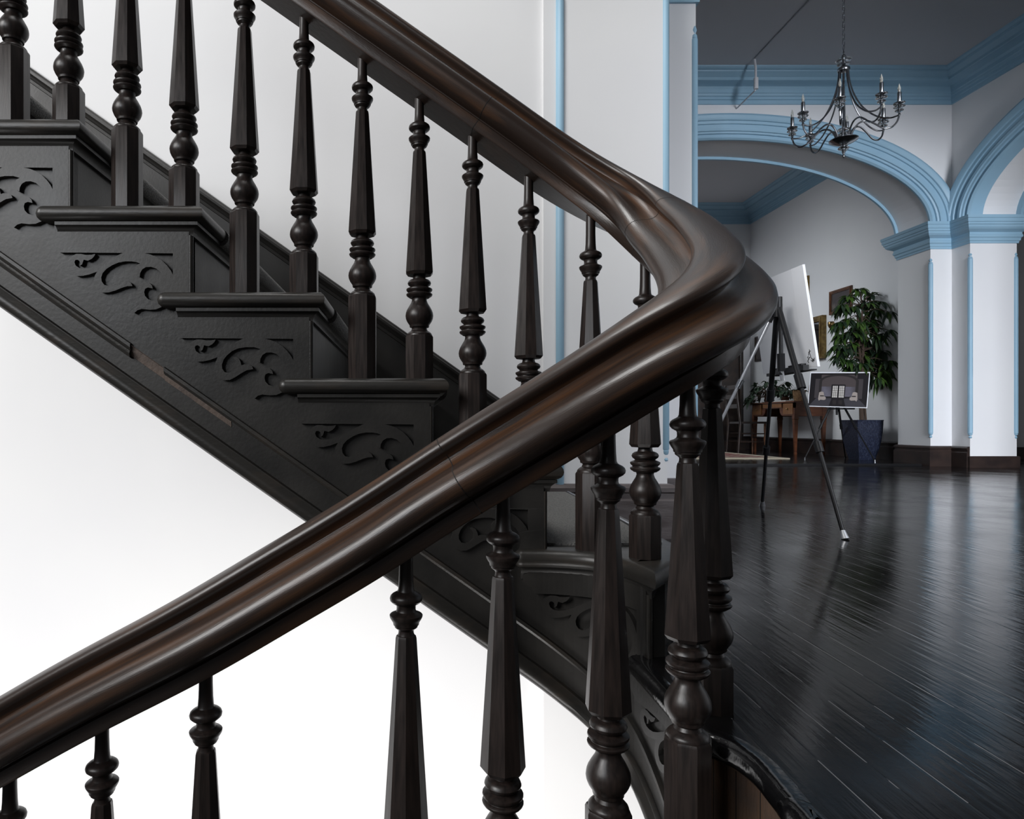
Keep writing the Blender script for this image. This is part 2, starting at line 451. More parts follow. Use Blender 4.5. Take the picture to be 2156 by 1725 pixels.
# scroll bracket outline traced in local units
BR_A = [(160, 285), (160, 340), (130, 368), (95, 375), (85, 410), (90, 455), (120, 490), (165, 520), (205, 555), (230, 605), (600, 607), (975, 610), (900, 645), (800, 695),
        (700, 745), (600, 785), (520, 797), (460, 790), (415, 760), (400, 720), (410, 695), (435, 690), (460, 705), (468, 735), (465, 762), (492, 745), (510, 690),
        (560, 702), (605, 680), (635, 650), (648, 622), (600, 632), (540, 635), (480, 622), (420, 622), (370, 645), (330, 690), (320, 750), (335, 800), (375, 855),
        (430, 885), (500, 882), (580, 865), (670, 832)]
MID_A = [(640, 885), (632, 950), (645, 1010), (680, 1055), (735, 1082), (810, 1078), (890, 1055), (960, 1025), (1030, 1005), (1088, 1003), (1070, 965), (1040, 945),
         (980, 938), (900, 950), (850, 985), (800, 1002), (755, 990), (725, 950), (718, 900), (735, 850), (780, 800), (850, 755), (920, 725), (1000, 710), (1080, 710), (1140, 720)]
MID_B = [(x+44, y-42) for x, y in [(605, 930), (587, 1010), (600, 1070), (640, 1120), (700, 1147), (770, 1145), (830, 1115), (900, 1070), (970, 1030), (1050, 1015), (1035, 980),
         (1000, 960), (940, 960), (910, 970), (900, 930), (880, 890), (845, 870), (808, 878), (840, 910), (855, 950), (848, 1010), (810, 1045), (760, 1060), (710, 1050),
         (682, 1010), (678, 960), (700, 900), (740, 850), (800, 800), (870, 770), (960, 755), (1060, 755)]]
BR_C = [(1180, 735), (1140, 755), (1112, 800), (1112, 840), (1130, 875), (1175, 897), (1180, 850), (1205, 805), (1250, 778), (1310, 775), (1370, 795), (1425, 840), (1460, 890),
        (1482, 960), (1485, 1020), (1470, 1080), (1440, 1130), (1390, 1165), (1330, 1178), (1275, 1160), (1238, 1120), (1228, 1075), (1240, 1035), (1275, 1020), (1330, 1032),
        (1320, 995), (1290, 965), (1240, 955), (1190, 975), (1155, 1020), (1142, 1080), (1150, 1140), (1175, 1185), (1200, 1210), (1150, 1215), (1110, 1245), (1098, 1290),
        (1110, 1325), (1150, 1290), (1200, 1275), (1290, 1285), (1370, 1280), (1440, 1250), (1490, 1210), (1540, 1150), (1560, 1095), (1760, 1090)]
BR_T = [(1760, 850), (1760, 600), (1760, 285), (1400, 285), (1000, 285), (600, 285)]
HOLE = [(1225, 612), (1400, 613), (1570, 615), (1570, 740), (1570, 870), (1545, 820), (1500, 760), (1440, 700), (1370, 655), (1300, 628)]
def curved_prism(mb, loops, fn, d0, d1, step):
    """like prism, but cut into strips along a so that it can follow a curve"""
    tri = geometry.tessellate_polygon([[Vector((a, b, 0)) for a, b in lp] for lp in loops])
    flat = [p for lp in loops for p in lp]
    bm = bmesh.new(); vv = [bm.verts.new((a, b, 0)) for a, b in flat]
    for t in tri:
        try: bm.faces.new([vv[i] for i in t])
        except ValueError: pass
    a = min(p[0] for p in flat)+step
    while a < max(p[0] for p in flat):
        bmesh.ops.bisect_plane(bm, geom=bm.verts[:]+bm.edges[:]+bm.faces[:], plane_co=(a, 0, 0), plane_no=(1, 0, 0), dist=1e-5)
        a += step
    bm.verts.index_update(); n = len(bm.verts)
    P_ = [v.co.copy() for v in bm.verts]
    vs = [fn(p.x, p.y, d0) for p in P_]+[fn(p.x, p.y, d1) for p in P_]
    fs = []
    for f in bm.faces:
        ids = [v.index for v in f.verts]
        fs.append(tuple(ids)); fs.append(tuple(i+n for i in reversed(ids)))
    for e_ in bm.edges:
        if len(e_.link_faces) == 1:
            i, j = e_.verts[0].index, e_.verts[1].index
            fs.append((i, j, j+n, i+n))
    bm.free(); mb.add(vs, fs)
def bracket(n, var):
    e = EDGE[n] if n else 0.785; z0 = zlev(n)
    sc = 1/5.674/965.0
    def fn(a, b, d): return SM(e+(a-1760)*sc, z0-(b-70)*sc, d)
    mb = MB()
    lp = [BR_A+(MID_A if var else MID_B)+BR_C+BR_T, HOLE]
    if n < 2: curved_prism(mb, lp, fn, -0.001, 0.010, 60)
    else: mb.prism(lp, fn, -0.001, 0.010)
    return mb
for n in range(0, 8):
    bracket(n, n % 2 == 1).build('scroll_bracket', M['paint'], stair)
    # bead on the corner of the riser
    e = EDGE[n]
    mb = MB()
    p = SM(e+0.002, 0, 0.004)
    zt = zlev(n)-0.06; zb = zlev(n-1)+0.0
    if n > 0:
        mb.tube([(p.x, p.y, zb), (p.x, p.y, zt)], 0.0058, 12)
        mb.build('corner_bead', M['paint2'], stair, smooth=40)

# treads with nosing, cove and riser
def nose_prof(r=0.0165, proj=0.0):
    pr = []
    for i in range(9):
        a = PI/2-PI*i/8
        pr.append((proj+r*math.cos(a), -r+r*math.sin(a)))
    return pr
def tread(n):
    z = zlev(n); e = EDGE[n]
    pr = [(-0.03, 0.0)]+nose_prof(0.0168, 0.018)+[(-0.03, -0.0336)]
    mb = MB()
    if n >= 2:
        x1 = e+0.040 if n == 3 else (e+0.036 if n > 3 else e+0.033)
        x0 = EDGE[n+1]-0.048
        y1 = YF-0.032
        # slab
        pth = [(x0, YF+0.06), (x0, YF), (x1-0.034, YF), (x1-0.034, YW-0.02)]
        sweep_plan(mb, pth[1:], [(o+0.0, z+dz) for o, dz in pr], side=-1)
        # rounded left end of the return nosing
        for yy in (YF-0.018,):
            c = Vector((x0, yy, z-0.0168)); rings = []
            mb.lathe([(0.0001, 0.0168), (0.0085, 0.0145), (0.0145, 0.0085), (0.0168, 0), (0.0145, -0.0085), (0.0085, -0.0145), (0.0001, -0.0168)], c=c, n=16)
        mb.box(x0-0.0, x1-0.03, YF-0.018, YW-0.02, z-0.033, z-0.0001)
        mb.build('tread', M['paint2'], stair, smooth=50)
        # cove under the nosing
        mb = MB()
        cp = [(-.002, -.034), (.022, -.034), (.022, -.041), (.017, -.043), (.011, -.049), (.008, -.059), (.008, -.061), (-.002, -.061)]
        sweep_plan(mb, [(EDGE[n+1]-0.024, YF), (e, YF), (e, YW-0.02)], [(o, z+dz) for o, dz in cp], side=-1)
        mb.build('cove_moulding', M['paint'], stair, smooth=45)
        mb = MB(); mb.box(e-0.02, e, YF-0.0, YW-0.02, zlev(n-1)-0.002, z-0.03)
        mb.build('riser', M['paint'], stair)
        # carpet runner piece
        mb = MB()
        mb.box(EDGE[n+1]+0.001, x1-0.026, 1.60, YW-0.09, z, z+0.006)
        sweep_plan(mb, [(x1-0.034, 1.60), (x1-0.034, YW-0.09)], [(o+0.0, z+dz) for o, dz in [(-.01, 0.006)]+nose_prof(0.0215, 0.0185)[0:8]+[(.012, -.042), (-.01, -.042)]], side=-1)
        mb.build('carpet', M['carpet'], stair, smooth=50)
for n in range(2, 9): tread(n)

# first, curved tread
z1 = zlev(1)
mb = MB()
se = EDGE[2]-0.050
fr = [SM(se+(S1-se)*i/14, 0, 0.0) for i in range(15)]
fr2 = [(p.x, p.y) for p in fr]
cx, cy = fr2[-1]
back = [(0.545, 1.40), (0.562, 1.50), (0.578, 1.85), (0.60, YW-0.02)]
pth = fr2+back
pr = [(-0.03, 0.0)]+nose_prof(0.0195, 0.016)+[(-0.03, -0.039)]
sweep_plan(mb, pth, [(o, z1+dz) for o, dz in pr], side=-1)
mb.lathe([(0.0001, 0.0195), (0.0098, 0.0169), (0.0169, 0.0098), (0.0195, 0), (0.0169, -0.0098), (0.0098, -0.0169), (0.0001, -0.0195)], c=(fr2[0][0], fr2[0][1]-0.016, z1-0.0195), n=16)
poly = pth+[(EDGE[2]-0.05, YW-0.02)]
mb.prism([poly], lambda a, b, d: Vector((a, b, d)), z1-0.038, z1-0.0002)
mb.build('tread', M['paint2'], stair, smooth=50)
mb = MB()
cp = [(-.002, -.039), (.015, -.039), (.015, -.045), (.011, -.048), (.008, -.056), (.006, -.066), (-.002, -.066)]
sweep_plan(mb, pth, [(o, z1+dz) for o, dz in cp], side=-1)
mb.build('cove_moulding', M['paint'], stair, smooth=45)
mb = MB()
sweep_plan(mb, [fr2[-1]]+back, [(-.02, 0.0), (.0, 0.0), (.0, z1-.038), (-.02, z1-.038)], side=-1)
mb.build('riser', M['paint'], stair)
mb = MB()
cpoly = [(EDGE[2]+.01, 1.475), (.535, 1.475), (.545, 1.55), (.565, 1.90), (.585, YW-.06), (EDGE[2]+.01, YW-.06)]
mb.prism([cpoly], lambda a, b, d: Vector((a, b, d)), z1, z1+0.006)
mb.build('carpet', M['carpet'], stair)
mb = MB()
mb.tube([(.546, 1.48, z1+.004), (.556, 1.55, z1+.004), (.574, 1.90, z1+.004), (.594, YW-.06, z1+.004)], 0.005, 8)
tag(mb.build('carpet_edging', M['steel'], stair, smooth=40), 'thin pale metal edging strip')

# sloping skirting on the stair wall
mb = MB()
def skz(x): return 0.7906-0.7054*x
prof = [(0, -.36), (.018, -.36), (.018, -.062), (.024, -.060), (.027, -.048), (.019, -.040), (.022, -.034), (.034, -.026), (.036, -.016), (.026, -.010), (.024, -.004), (.018, 0), (0, 0)]
vs = []; xs = [-2.2+i*0.3 for i in range(9)]+[0.5]
for x in xs:
    for o, dz in prof: vs.append((x, 2.65-o, skz(x)+dz))
k = len(prof); fs = []
for i in range(len(xs)-1):
    for j in range(k):
        j2 = (j+1) % k
        fs.append((i*k+j, i*k+j2, (i+1)*k+j2, (i+1)*k+j))
fs.append(tuple(range(k))); fs.append(tuple((len(xs)-1)*k+j for j in range(k)))
mb.add(vs, fs)
struct('baseboard_stair', mb, M['paint'], smooth=30)

# ------------------------------------------------------------------ lower flight (below the frame, carries the near balusters)
low = thing('lower_staircase', 'dark lower flight of stairs descending to the left under the near handrail', 'staircase')
def lowx(n): return 0.455-0.30*(-n)         # riser x below level n (n<=0)
for n in range(-1, -6, -1):
    z = zlev(n)
    mb = MB()
    x0 = lowx(n)-0.02; x1 = lowx(n+1)+0.0
    yb = 1.02+max(0, -(x0)*0.10)
    mb.box(x0, x1-0.001, -0.45, yb, z-0.034, z)
    mb.lathe([(0.017, -0.45), (0.017, yb)], c=(x0, 0, z-0.017), n=16, X=Matrix(((1, 0, 0), (0, 0, 1), (0, 1, 0))))
    mb.build('tread', M['paint2'], low, smooth=50)
    if n < -0:
        mb = MB(); mb.box(lowx(n)+0.002, lowx(n)+0.022, -0.45, yb-0.02, z-RISE+0.001, z-0.034)
        mb.build('riser', M['paint'], low)
string_mesh(0.862, 2.05, range(-5, 1)).build('stringer', M['paint'], low, fix=False)

# ------------------------------------------------------------------ landing floor
FE = [(.447, 2.66), (.447, 1.315), (.440, 1.30), (.440, 1.20), (.440, 1.10), (.438, 1.00), (.452, .972), (.468, .945), (.477, .896), (.473, .838), (.469, .80), (.466, .764), (.46, .5), (.46, -1.5)]
mb = MB()
outer = FE+[(9.5, -1.5), (9.5, 11.5), (-1.0, 11.5), (-1.0, 2.66)]
mb.prism([outer], lambda a, b, d: Vector((a, b, d)), -0.033, 0.0)
struct('floor', mb, M['floor'])
mb = MB()
mb.prism([[(.505, -1.5), (9.5, -1.5), (9.5, 11.5), (-1.0, 11.5), (-1.0, 3.0), (.505, 2.66)]], lambda a, b, d: Vector((a, b, d)), -0.17, -0.0335)
struct('floor_3', mb, M['base'])
mb = MB()
mb.box(-0.9, 5.66, 7.10, 11.2, 0.0005, 0.02)
o = struct('floor_2', mb, M['floor'])
mb = MB(); mb.box(-0.9, 5.63, 7.08, 7.10, 0.0005, 0.0205)
struct('trim_13', mb, M['metalblk'], 'dark threshold edge of the far room floor')
# nosing roll of the landing
mb = MB()
edge_pts = catmull([(a, b, 0) for a, b in FE[2:]], 6)
edge2 = [(p.x, p.y) for p in edge_pts]
sweep_plan(mb, edge2, [(-.005, .0008)]+[(o-.002, dz+.0018) for o, dz in nose_prof(0.019, 0.010)]+[(-.012, -.037)], side=-1)
nosing = mb.build('landing_nosing', M['black'], smooth=50)
tag(nosing, 'black gloss painted curved nosing along the edge of the landing floor', 'floor nosing')
mb = MB()
ed3 = [(x+0.018, y) for x, y in edge2 if y < 1.09]
sweep_plan(mb, ed3, [(-.02, -RISE), (0, -RISE), (0, -.036), (-.02, -.036)], side=-1)
for i in range(4, len(ed3)-1, 7):
    x, y = ed3[i]
    mb.box(x-0.0008, x+0.002, y-.0005, y+.0005, -RISE, -.036, 1)
sweep_plan(mb, ed3, [(-.02, -.052), (.004, -.052), (.004, -.036), (-.02, -.036)], side=-1)
tag(mb.build('landing_riser', [M['fascia'], M['joint']]), 'curved bare brown board riser under the black landing nosing', 'stair riser')

# ------------------------------------------------------------------ railing: balusters and hand rail
RO = 0.060
def zb_up(x): return 1.300-0.7034*(x+0.2488)
YB = 1.495
bals = []   # x, y, zbead, base, taper, rot
for i, px in enumerate([-95, 28, 145, 268, 388, 515, 640, 763, 883, 995, 1113]):
    x = (px-PX0)*YB/F
    lvl = [7, 6, 6, 5, 5, 4, 4, 3, 3, 2, 2][i]
    zz = zb_up(x)
    if px == 1113: zz = 0.930
    bals.append((x, YB, zz, zlev(lvl), .2778, 0))
bals += [(.381, 1.44, .816, zlev(1), .2778, 22), (.468, 1.350, .7025, zlev(1), .243, 22), (.475, 1.062, .531, 0.0, .268, 22),
         (.381, .928, .452, zlev(-1), .245, 22), (.276, .948, .386, zlev(-1), .290, -4), (.126, .950, .289, zlev(-2), .2778, 20),
         (-.0125, .975, .197, zlev(-2), .2778, 22), (-.314, 1.0, .0164, zlev(-3), .2778, 12), (-.4815, 1.0246, -.075, zlev(-4), .2778, 10),
         (-.637, 1.0465, -.166, zlev(-4), .2778, 10)]
def ring(r, a0, octo, n=24):
    pts = []
    for j in range(n):
        a = 2*PI*j/n
        if octo:   # points on an octagon of inradius r
            k = round(a/(PI/4))
            # 3 points per side, vertices at 22.5 + 45k
            side = j//3; q = j % 3
            a1 = PI/8+side*PI/4; a2 = a1+PI/4; R = r/math.cos(PI/8)
            p1 = Vector((math.cos(a1), math.sin(a1), 0))*R; p2 = Vector((math.cos(a2), math.sin(a2), 0))*R
            p = p1.lerp(p2, q/3)
        else:
            a = PI/8+a
            p = Vector((math.cos(a), math.sin(a), 0))*r
        pts.append(p)
    return pts
def baluster_mesh(zbead, zbase, taper, extra):
    """z local, 0 at the base"""
    zt = zbead-0.0532      # top of the taper
    ztb = zt-taper
    sec = []               # (z, r, octo)
    zbk = ztb-0.136
    sec += [(zbase, .0305, 1), (zbk-.004, .0305, 1), (zbk, .0285, 1)]
    low_ = [(.1359, .0288), (.1343, .0286), (.1320, .0280), (.1303, .0266), (.1280, .0245), (.1262, .0220), (.1245, .0190), (.1198, .0168), (.1174, .0180), (.1165, .0215), (.115, .0220), (.112, .0222), (.1108, .0228),
            (.1093, .0240), (.1037, .0278), (.0973, .0305), (.0909, .0314), (.0844, .0305), (.078, .0282), (.070, .0238), (.0619, .0188), (.0555, .0166), (.0515, .0175), (.0505, .0225),
            (.0490, .0240), (.0470, .0275), (.0445, .0293), (.0425, .0296), (.0412, .0285), (.0400, .0250), (.0388, .0246), (.0372, .0262), (.0350, .0285), (.0325, .0294), (.0305, .0290), (.029, .0262), (.0262, .0195),
            (.0241, .0215), (.0215, .0250), (.0177, .0265), (.0135, .0250), (.0105, .0215), (.0085, .0150), (.004, .0137), (.001, .0137)]
    sec += [(ztb-d, r, 0) for d, r in low_]
    sec += [(ztb, .0255, 1), (ztb+.006, .0300, 1), (zt-.004, .0142, 1), (zt, .0132, 1)]
    up_ = [(.0010, .0122), (.0045, .0112), (.0075, .0112), (.0095, .0130), (.0110, .0152), (.0125, .0168), (.0152, .0171), (.0160, .0188), (.0195, .0194), (.0235, .0220), (.0272, .0240), (.0302, .0243), (.0318, .0228), (.0335, .0182), (.0358, .0150), (.0385, .0140),
           (.0430, .0141), (.0452, .0150), (.0462, .0172), (.0482, .0205), (.0512, .0234), (.0548, .0241), (.0585, .0228), (.0612, .0198), (.0635, .0152), (.0650, .0130), (.068, .0117), (.0804, .0108), (.10, .0102), (extra, .0100)]
    sec += [(zt+e_, r, 0) for e_, r in up_]
    mb = MB(); n = 24; vs = []; fs = []
    for z, r, oc in sec:
        for p in ring(r, 0, oc): vs.append((p.x, p.y, z))
    for i in range(len(sec)-1):
        for j in range(n):
            j2 = (j+1) % n
            fs.append((i*n+j, i*n+j2, (i+1)*n+j2, (i+1)*n+j))
    fs.append(tuple(range(n-1, -1, -1))); fs.append(tuple((len(sec)-1)*n+j for j in range(n)))
    mb.add(vs, fs)
    return mb
railing = thing('stair_railing', 'heavy brown moulded handrail on turned octagonal balusters sweeping round the stairwell', 'railing')
cache = {}
for (x, y, zbead, zbase, taper, rot) in bals:
    key = (round(zbead-zbase, 3), taper)
    if key in cache:
        o = cache[key].copy(); COL.objects.link(o)
    else:
        ex = 0.145 if abs(y-YB) < .01 else 0.15
        mbb = baluster_mesh(zbead-zbase, 0.0, taper, ex)
        o = mbb.build('baluster', M['bal'], railing, smooth=32); cache[key] = o
    o.parent = railing
    o.location = (x, y, zbase); o.rotation_euler = (0, 0, math.radians(rot))

HP = [(.048, 0), (.0505, .003), (.0505, .021), (.0470, .0245), (.0480, .0262), (.060, .0270), (.0730, .0305), (.0800, .037), (.0845, .045), (.0855, .052), (.0835, .059), (.0775, .0655), (.0700, .0700),
      (.0590, .0722), (.0500, .0735), (.0420, .0748), (.0335, .0778), (.0275, .0825), (.0245, .0885), (.0260, .0938), (.0318, .0982), (.0375, .1020), (.0390, .1065), (.0375, .1112), (.0325, .1155), (.0230, .1190), (.0120, .1208), (0, .1212)]
PROF = HP+[(-a, b) for a, b in reversed(HP[:-1])]
rp = []
for px in (-250, 28, 388, 763, 995):
    x = (px-PX0)*YB/F; rp.append((x, YB, zb_up(x)+RO))
rp += [(.255, 1.495, 1.004), (.345, 1.484, .937), (.430, 1.446, .868), (.484, 1.372, .800), (.503, 1.27, .736), (.500, 1.17, .675), (.482, 1.068, .615), (.438, .984, .557), (.370, .944, .507), (.270, .938, .440),
       (.126, .950, .349), (-.0125, .975, .257), (-.16, .988, .168), (-.314, 1.0, .0764), (-.4815, 1.0246, -.015), (-.637, 1.0465, -.106), (-.95, 1.09, -.29)]
cp_ = catmull(rp, 14)
# resample evenly
def resample(pts, d):
    out = [pts[0].copy()]; acc = 0
    for i in range(1, len(pts)):
        a, b = pts[i-1], pts[i]; L_ = (b-a).length
        while acc+L_ >= d:
            t = (d-acc)/L_
            a = a.lerp(b, t); out.append(a.copy()); L_ = (b-a).length; acc = 0
        acc += L_
    return out
cp_ = resample(cp_, 0.012)
for _ in range(20):
    cp_ = [cp_[0]]+[(cp_[i-1]+cp_[i]*2+cp_[i+1])/4 for i in range(1, len(cp_)-1)]+[cp_[-1]]
def rail_frames():
    fr_ = []
    for i, p in enumerate(cp_):
        t = (cp_[min(i+2, len(cp_)-1)]-cp_[max(i-2, 0)]).normalized()
        sd = t.cross(Vector((0, 0, 1))).normalized(); up = sd.cross(t)
        fr_.append((p, t, sd, up))
    return fr_
FR = rail_frames()
def rail_mesh():
    k = len(PROF); me_v = []; fs = []; uv = []
    for p, t, sd, up in FR:
        for a, b in PROF: me_v.append(p+sd*a+up*b)
    n = len(FR)
    for i in range(n-1):
        for j in range(k):
            j2 = (j+1) % k
            fs.append((i*k+j, i*k+j2, (i+1)*k+j2, (i+1)*k+j))
            uv += [(i*.012, j/k), (i*.012, (j+1)/k), ((i+1)*.012, (j+1)/k), ((i+1)*.012, j/k)]
    me = bpy.data.meshes.new('handrail'); me.from_pydata([tuple(v) for v in me_v], [], fs)
    ul = me.uv_layers.new(name='UVMap')
    ul.data.foreach_set('uv', [c for q in uv for c in q])
    me.materials.append(M['rail'])
    me.shade_smooth(); me.set_sharp_from_angle(angle=math.radians(40))
    o = bpy.data.objects.new('handrail', me); COL.objects.link(o); o.parent = railing
    return o
hr = rail_mesh()
# joint lines between lengths of rail
def joint_ring(idx):
    p, t, sd, up = FR[idx]
    mb = MB(); k = len(PROF); vs = []
    for w_ in (-.0007, .0007):
        for a, b in PROF:
            c = Vector((0, .055))
            q = Vector((a, b)); d_ = (q-c).normalized()*0.0004
            vs.append(p+t*w_+sd*(a+d_.x)+up*(b+d_.y))
    mb.add(vs, [(j, (j+1) % k, (j+1) % k+k, j+k) for j in range(k)])
    mb.build('rail_joint', M['joint'], railing, fix=False)
def nearest(x, y):
    return min(range(len(FR)), key=lambda i: (FR[i][0].x-x)**2+(FR[i][0].y-y)**2)
for q in ((.13, 1.495), (.485, 1.36), (.10, .955)):
    joint_ring(nearest(*q))

# ------------------------------------------------------------------ walls of the stair hall and the rooms
ZC = 4.09
WT = 0.47
ARW = 7.0
AX0, AXC, AXB = 5.43, 3.285, 2.145      # jamb, centre, half span of the opening
SPR = 2.545
def arch_wall(x0, x1, y0, y1, z1, xc, a, b, spring, zb=0.0, jambs=True):
    """wall along X with an elliptic arch opening"""
    mb = MB(); n = 48
    arc = [(xc+a*math.cos(PI*i/n), spring+b*math.sin(PI*i/n)) for i in range(n+1)]
    outer = [(x0, zb), (xc-a, zb)]+list(reversed(arc))+[(xc+a, zb), (x1, zb), (x1, z1), (x0, z1)]
    mb.prism([outer], lambda p, q, d: Vector((p, d, q)), y0, y1)
    return mb
# stair wall
mb = MB(); mb.box(-3.5, 0.56, 2.65, 3.0, -2.6, 4.6); struct('wall_stair', mb, M['wall'], 'white stair wall')
mb = MB(); mb.box(0.51, 1.0, 2.632, 3.25, -2.6, 4.6); struct('wall_pier', mb, M['wall'], 'white pier beside the stair')
# near arch wall
mb = arch_wall(0.99, 9.0, 2.9, 3.3, 4.6, 1.226+AXB, AXB, 0.93, SPR)
struct('wall_near', mb, M['wall'], 'arched wall between stair hall and room')
# far arch wall
mb = arch_wall(-1.0, 5.66, ARW, ARW+WT, ZC+.02, AXC, AXB, 0.90, SPR)
struct('wall_arch', mb, M['wall'], 'white wall with the wide blue trimmed arch')
# right wall with its own arch, running along Y
def arch_wall_y(xa, xb, ya, yb, z1, yc, a, b, spring):
    mb = MB(); n = 48
    arc = [(yc+a*math.cos(PI*i/n), spring+b*math.sin(PI*i/n)) for i in range(n+1)]
    outer = [(ya, 0), (yc-a, 0)]+list(reversed(arc))+[(yc+a, 0), (yb, 0), (yb, z1), (ya, z1)]
    mb.prism([outer], lambda p, q, d: Vector((d, p, q)), xa, xb)
    return mb
RX = 5.655
mb = arch_wall_y(RX, RX+0.475, 1.5, ARW+0.001, ZC+.02, 6.77-2.145, 2.145, 0.86, SPR)
struct('wall_right', mb, M['wall'], 'white right wall with an arch')
mb = MB(); mb.box(RX, RX+.2, ARW+WT, 11.25, 0, ZC+.02); mb.box(RX, RX+.2, ARW, ARW+WT, 0, ZC+.02); struct('wall_far_right', mb, M['wall'], 'right wall of the far room')
mb = MB(); mb.box(-1.0, RX+.2, 11.2, 11.4, 0, ZC+.02); struct('wall_back', mb, M['wall'], 'end wall of the far room')
mb = MB(); mb.box(-1.1, -1.0, ARW+WT, 11.3, 0, ZC+.02); struct('wall_far_left', mb, M['wall'])
mb = MB(); mb.box(8.6, 8.8, -1.5, 8.6, 0, ZC+.02); struct('wall_side', mb, M['wall'], 'wall of the side room')
mb = MB(); mb.box(RX+.2, 8.6, 8.4, 8.6, 0, ZC+.02); struct('wall_side_back', mb, M['wall'])
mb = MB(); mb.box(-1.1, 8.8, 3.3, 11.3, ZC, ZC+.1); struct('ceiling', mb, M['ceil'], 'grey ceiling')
mb = MB(); mb.box(-1.1, -1.0, 3.0, ARW, 0, ZC+.02); struct('wall_room_left', mb, M['wall'])
# lower stairwell end (corner seen under the string)
mb = MB(); mb.box(0.505, 1.9, 2.60, 2.64, -2.6, -0.17); struct('wall_lower', mb, M['wall'], 'white wall below the landing')

# cornices
def cornice_prof(z):
    s_ = [(0, -.285), (.018, -.285), (.020, -.245), (.032, -.240), (.034, -.215), (.045, -.210), (.050, -.190), (.058, -.185), (.062, -.150), (.075, -.128), (.105, -.118), (.165, -.112), (.172, -.108), (.174, -.082), (.180, -.078), (.195, -.062), (.215, -.045), (.220, -.030), (.232, -.028), (.250, -.012), (.255, 0), (0, 0)]
    return [(o, z+d) for o, d in s_]
mb = MB()
sweep_plan(mb, [(-1.0, ARW), (RX, ARW), (RX, 3.3)], cornice_prof(ZC), side=-1)
struct('trim_1', mb, M['blue'], 'blue ceiling cornice of the room', smooth=20)
mb = MB()
sweep_plan(mb, [(-1.0, 11.2), (RX, 11.2), (RX, ARW+WT)], cornice_prof(ZC), side=-1)
struct('trim_2', mb, M['blue'], 'blue ceiling cornice of the far room', smooth=20)

# arch mouldings: profile (radial out from the intrados, projection from the wall)
AP = [(-.012, -.01), (-.012, .012), (.004, .030), (.010, .030), (.012, .020), (.040, .022), (.044, .040), (.060, .046), (.064, .060), (.090, .062), (.094, .052), (.130, .056), (.134, .070), (.160, .074), (.165, .088), (.185, .100), (.210, .104), (.232, .092), (.240, .070), (.240, -.01)]
def arch_mould(mb, fn, c, a, b, spring, prof, n=64):
    k = len(prof); vs = []
    for i in range(n+1):
        th = PI*i/n
        nx, nz = math.cos(th)*b, math.sin(th)*a
        L_ = math.hypot(nx, nz); nx /= L_; nz /= L_
        for r, o in prof: vs.append(fn(c+a*math.cos(th)+nx*r, spring+b*math.sin(th)+nz*r, o))
    fs = []
    for i in range(n):
        for j in range(k):
            j2 = (j+1) % k
            fs.append((i*k+j, i*k+j2, (i+1)*k+j2, (i+1)*k+j))
    fs.append(tuple(range(k))); fs.append(tuple(n*k+j for j in range(k)))
    mb.add(vs, fs)
AP2 = [(-.03, -.01), (-.03, .016), (-.012, .030), (.004, .016), (.03, .01), (.03, -.01)]
mb = MB(); arch_mould(mb, lambda p, q, o: Vector((p, ARW-o, q)), AXC, AXB, .90, SPR, AP)
struct('trim_3', mb, M['blue'], 'blue arch moulding', smooth=30)
mb = MB(); arch_mould(mb, lambda p, q, o: Vector((p, ARW+WT+o, q)), AXC, AXB, .90, SPR, AP2)
struct('trim_4', mb, M['blue'], 'thin blue bead at the back of the arch', smooth=30)
mb = MB(); arch_mould(mb, lambda p, q, o: Vector((RX-o, p, q)), 6.77-2.145, 2.145, .86, SPR, AP)
struct('trim_5', mb, M['blue'], 'blue moulding of the right arch', smooth=30)
AP3 = [(-.055, -.01), (-.055, .02), (-.02, .04), (.08, .04), (.08, -.01)]
mb = MB(); arch_mould(mb, lambda p, q, o: Vector((RX+.475+o, p, q)), 6.77-2.145, 2.145, .86, SPR, AP3)
# blue frame strip on the near side of the right arch soffit
arch_mould(mb, lambda p, q, o: Vector((RX+.01+o*6, p, q)), 6.77-2.145, 2.145, .86, SPR, [(-.012, 0), (-.012, .018), (.0, .018), (.0, 0)])
struct('trim_6', mb, M['blue'], 'blue edge of the right arch soffit', smooth=30)

# capitals and baseboards round the clustered pier
JP = [(5.80, ARW+WT), (5.43, ARW+WT), (5.43, ARW), (RX, ARW), (RX, 6.77), (RX+.475, 6.77), (RX+.475, 7.2)]
CAPP = [(0, 2.285), (.012, 2.285), (.014, 2.305), (.022, 2.312), (.024, 2.335), (.034, 2.345), (.036, 2.365), (.030, 2.372), (.030, 2.392), (.046, 2.402), (.070, 2.415), (.085, 2.432), (.090, 2.452), (.098, 2.456), (.100, 2.475), (.108, 2.480), (.110, 2.512), (.116, 2.516), (.118, 2.545), (0, 2.548)]
mb = MB(); sweep_plan(mb, JP, CAPP, side=-1)
struct('trim_7', mb, M['blue'], 'blue capital of the clustered pier', smooth=20)
BBP = [(0, 0), (.030, 0), (.030, .15), (.022, .158), (.022, .178), (.030, .184), (.030, .200), (.018, .212), (0, .215)]
mb = MB(); sweep_plan(mb, [(5.63, ARW+WT), (5.43, ARW+WT), (5.43, ARW), (RX, ARW), (RX, 6.775)], BBP, side=-1)
struct('baseboard_pier', mb, M['base'])
mb = MB(); sweep_plan(mb, [(RX-.0, 6.79), (RX-.0, 6.77), (RX+.475, 6.77), (RX+.475, 7.3)], [(0, 0), (.02, 0), (.02, .110), (.014, .118), (0, .118)], side=-1)
sweep_plan(mb, [(RX+.5, 8.4), (8.6, 8.4)], [(0, 0), (.02, 0), (.02, .15), (0, .15)], side=-1)
struct('baseboard_right', mb, M['base'])
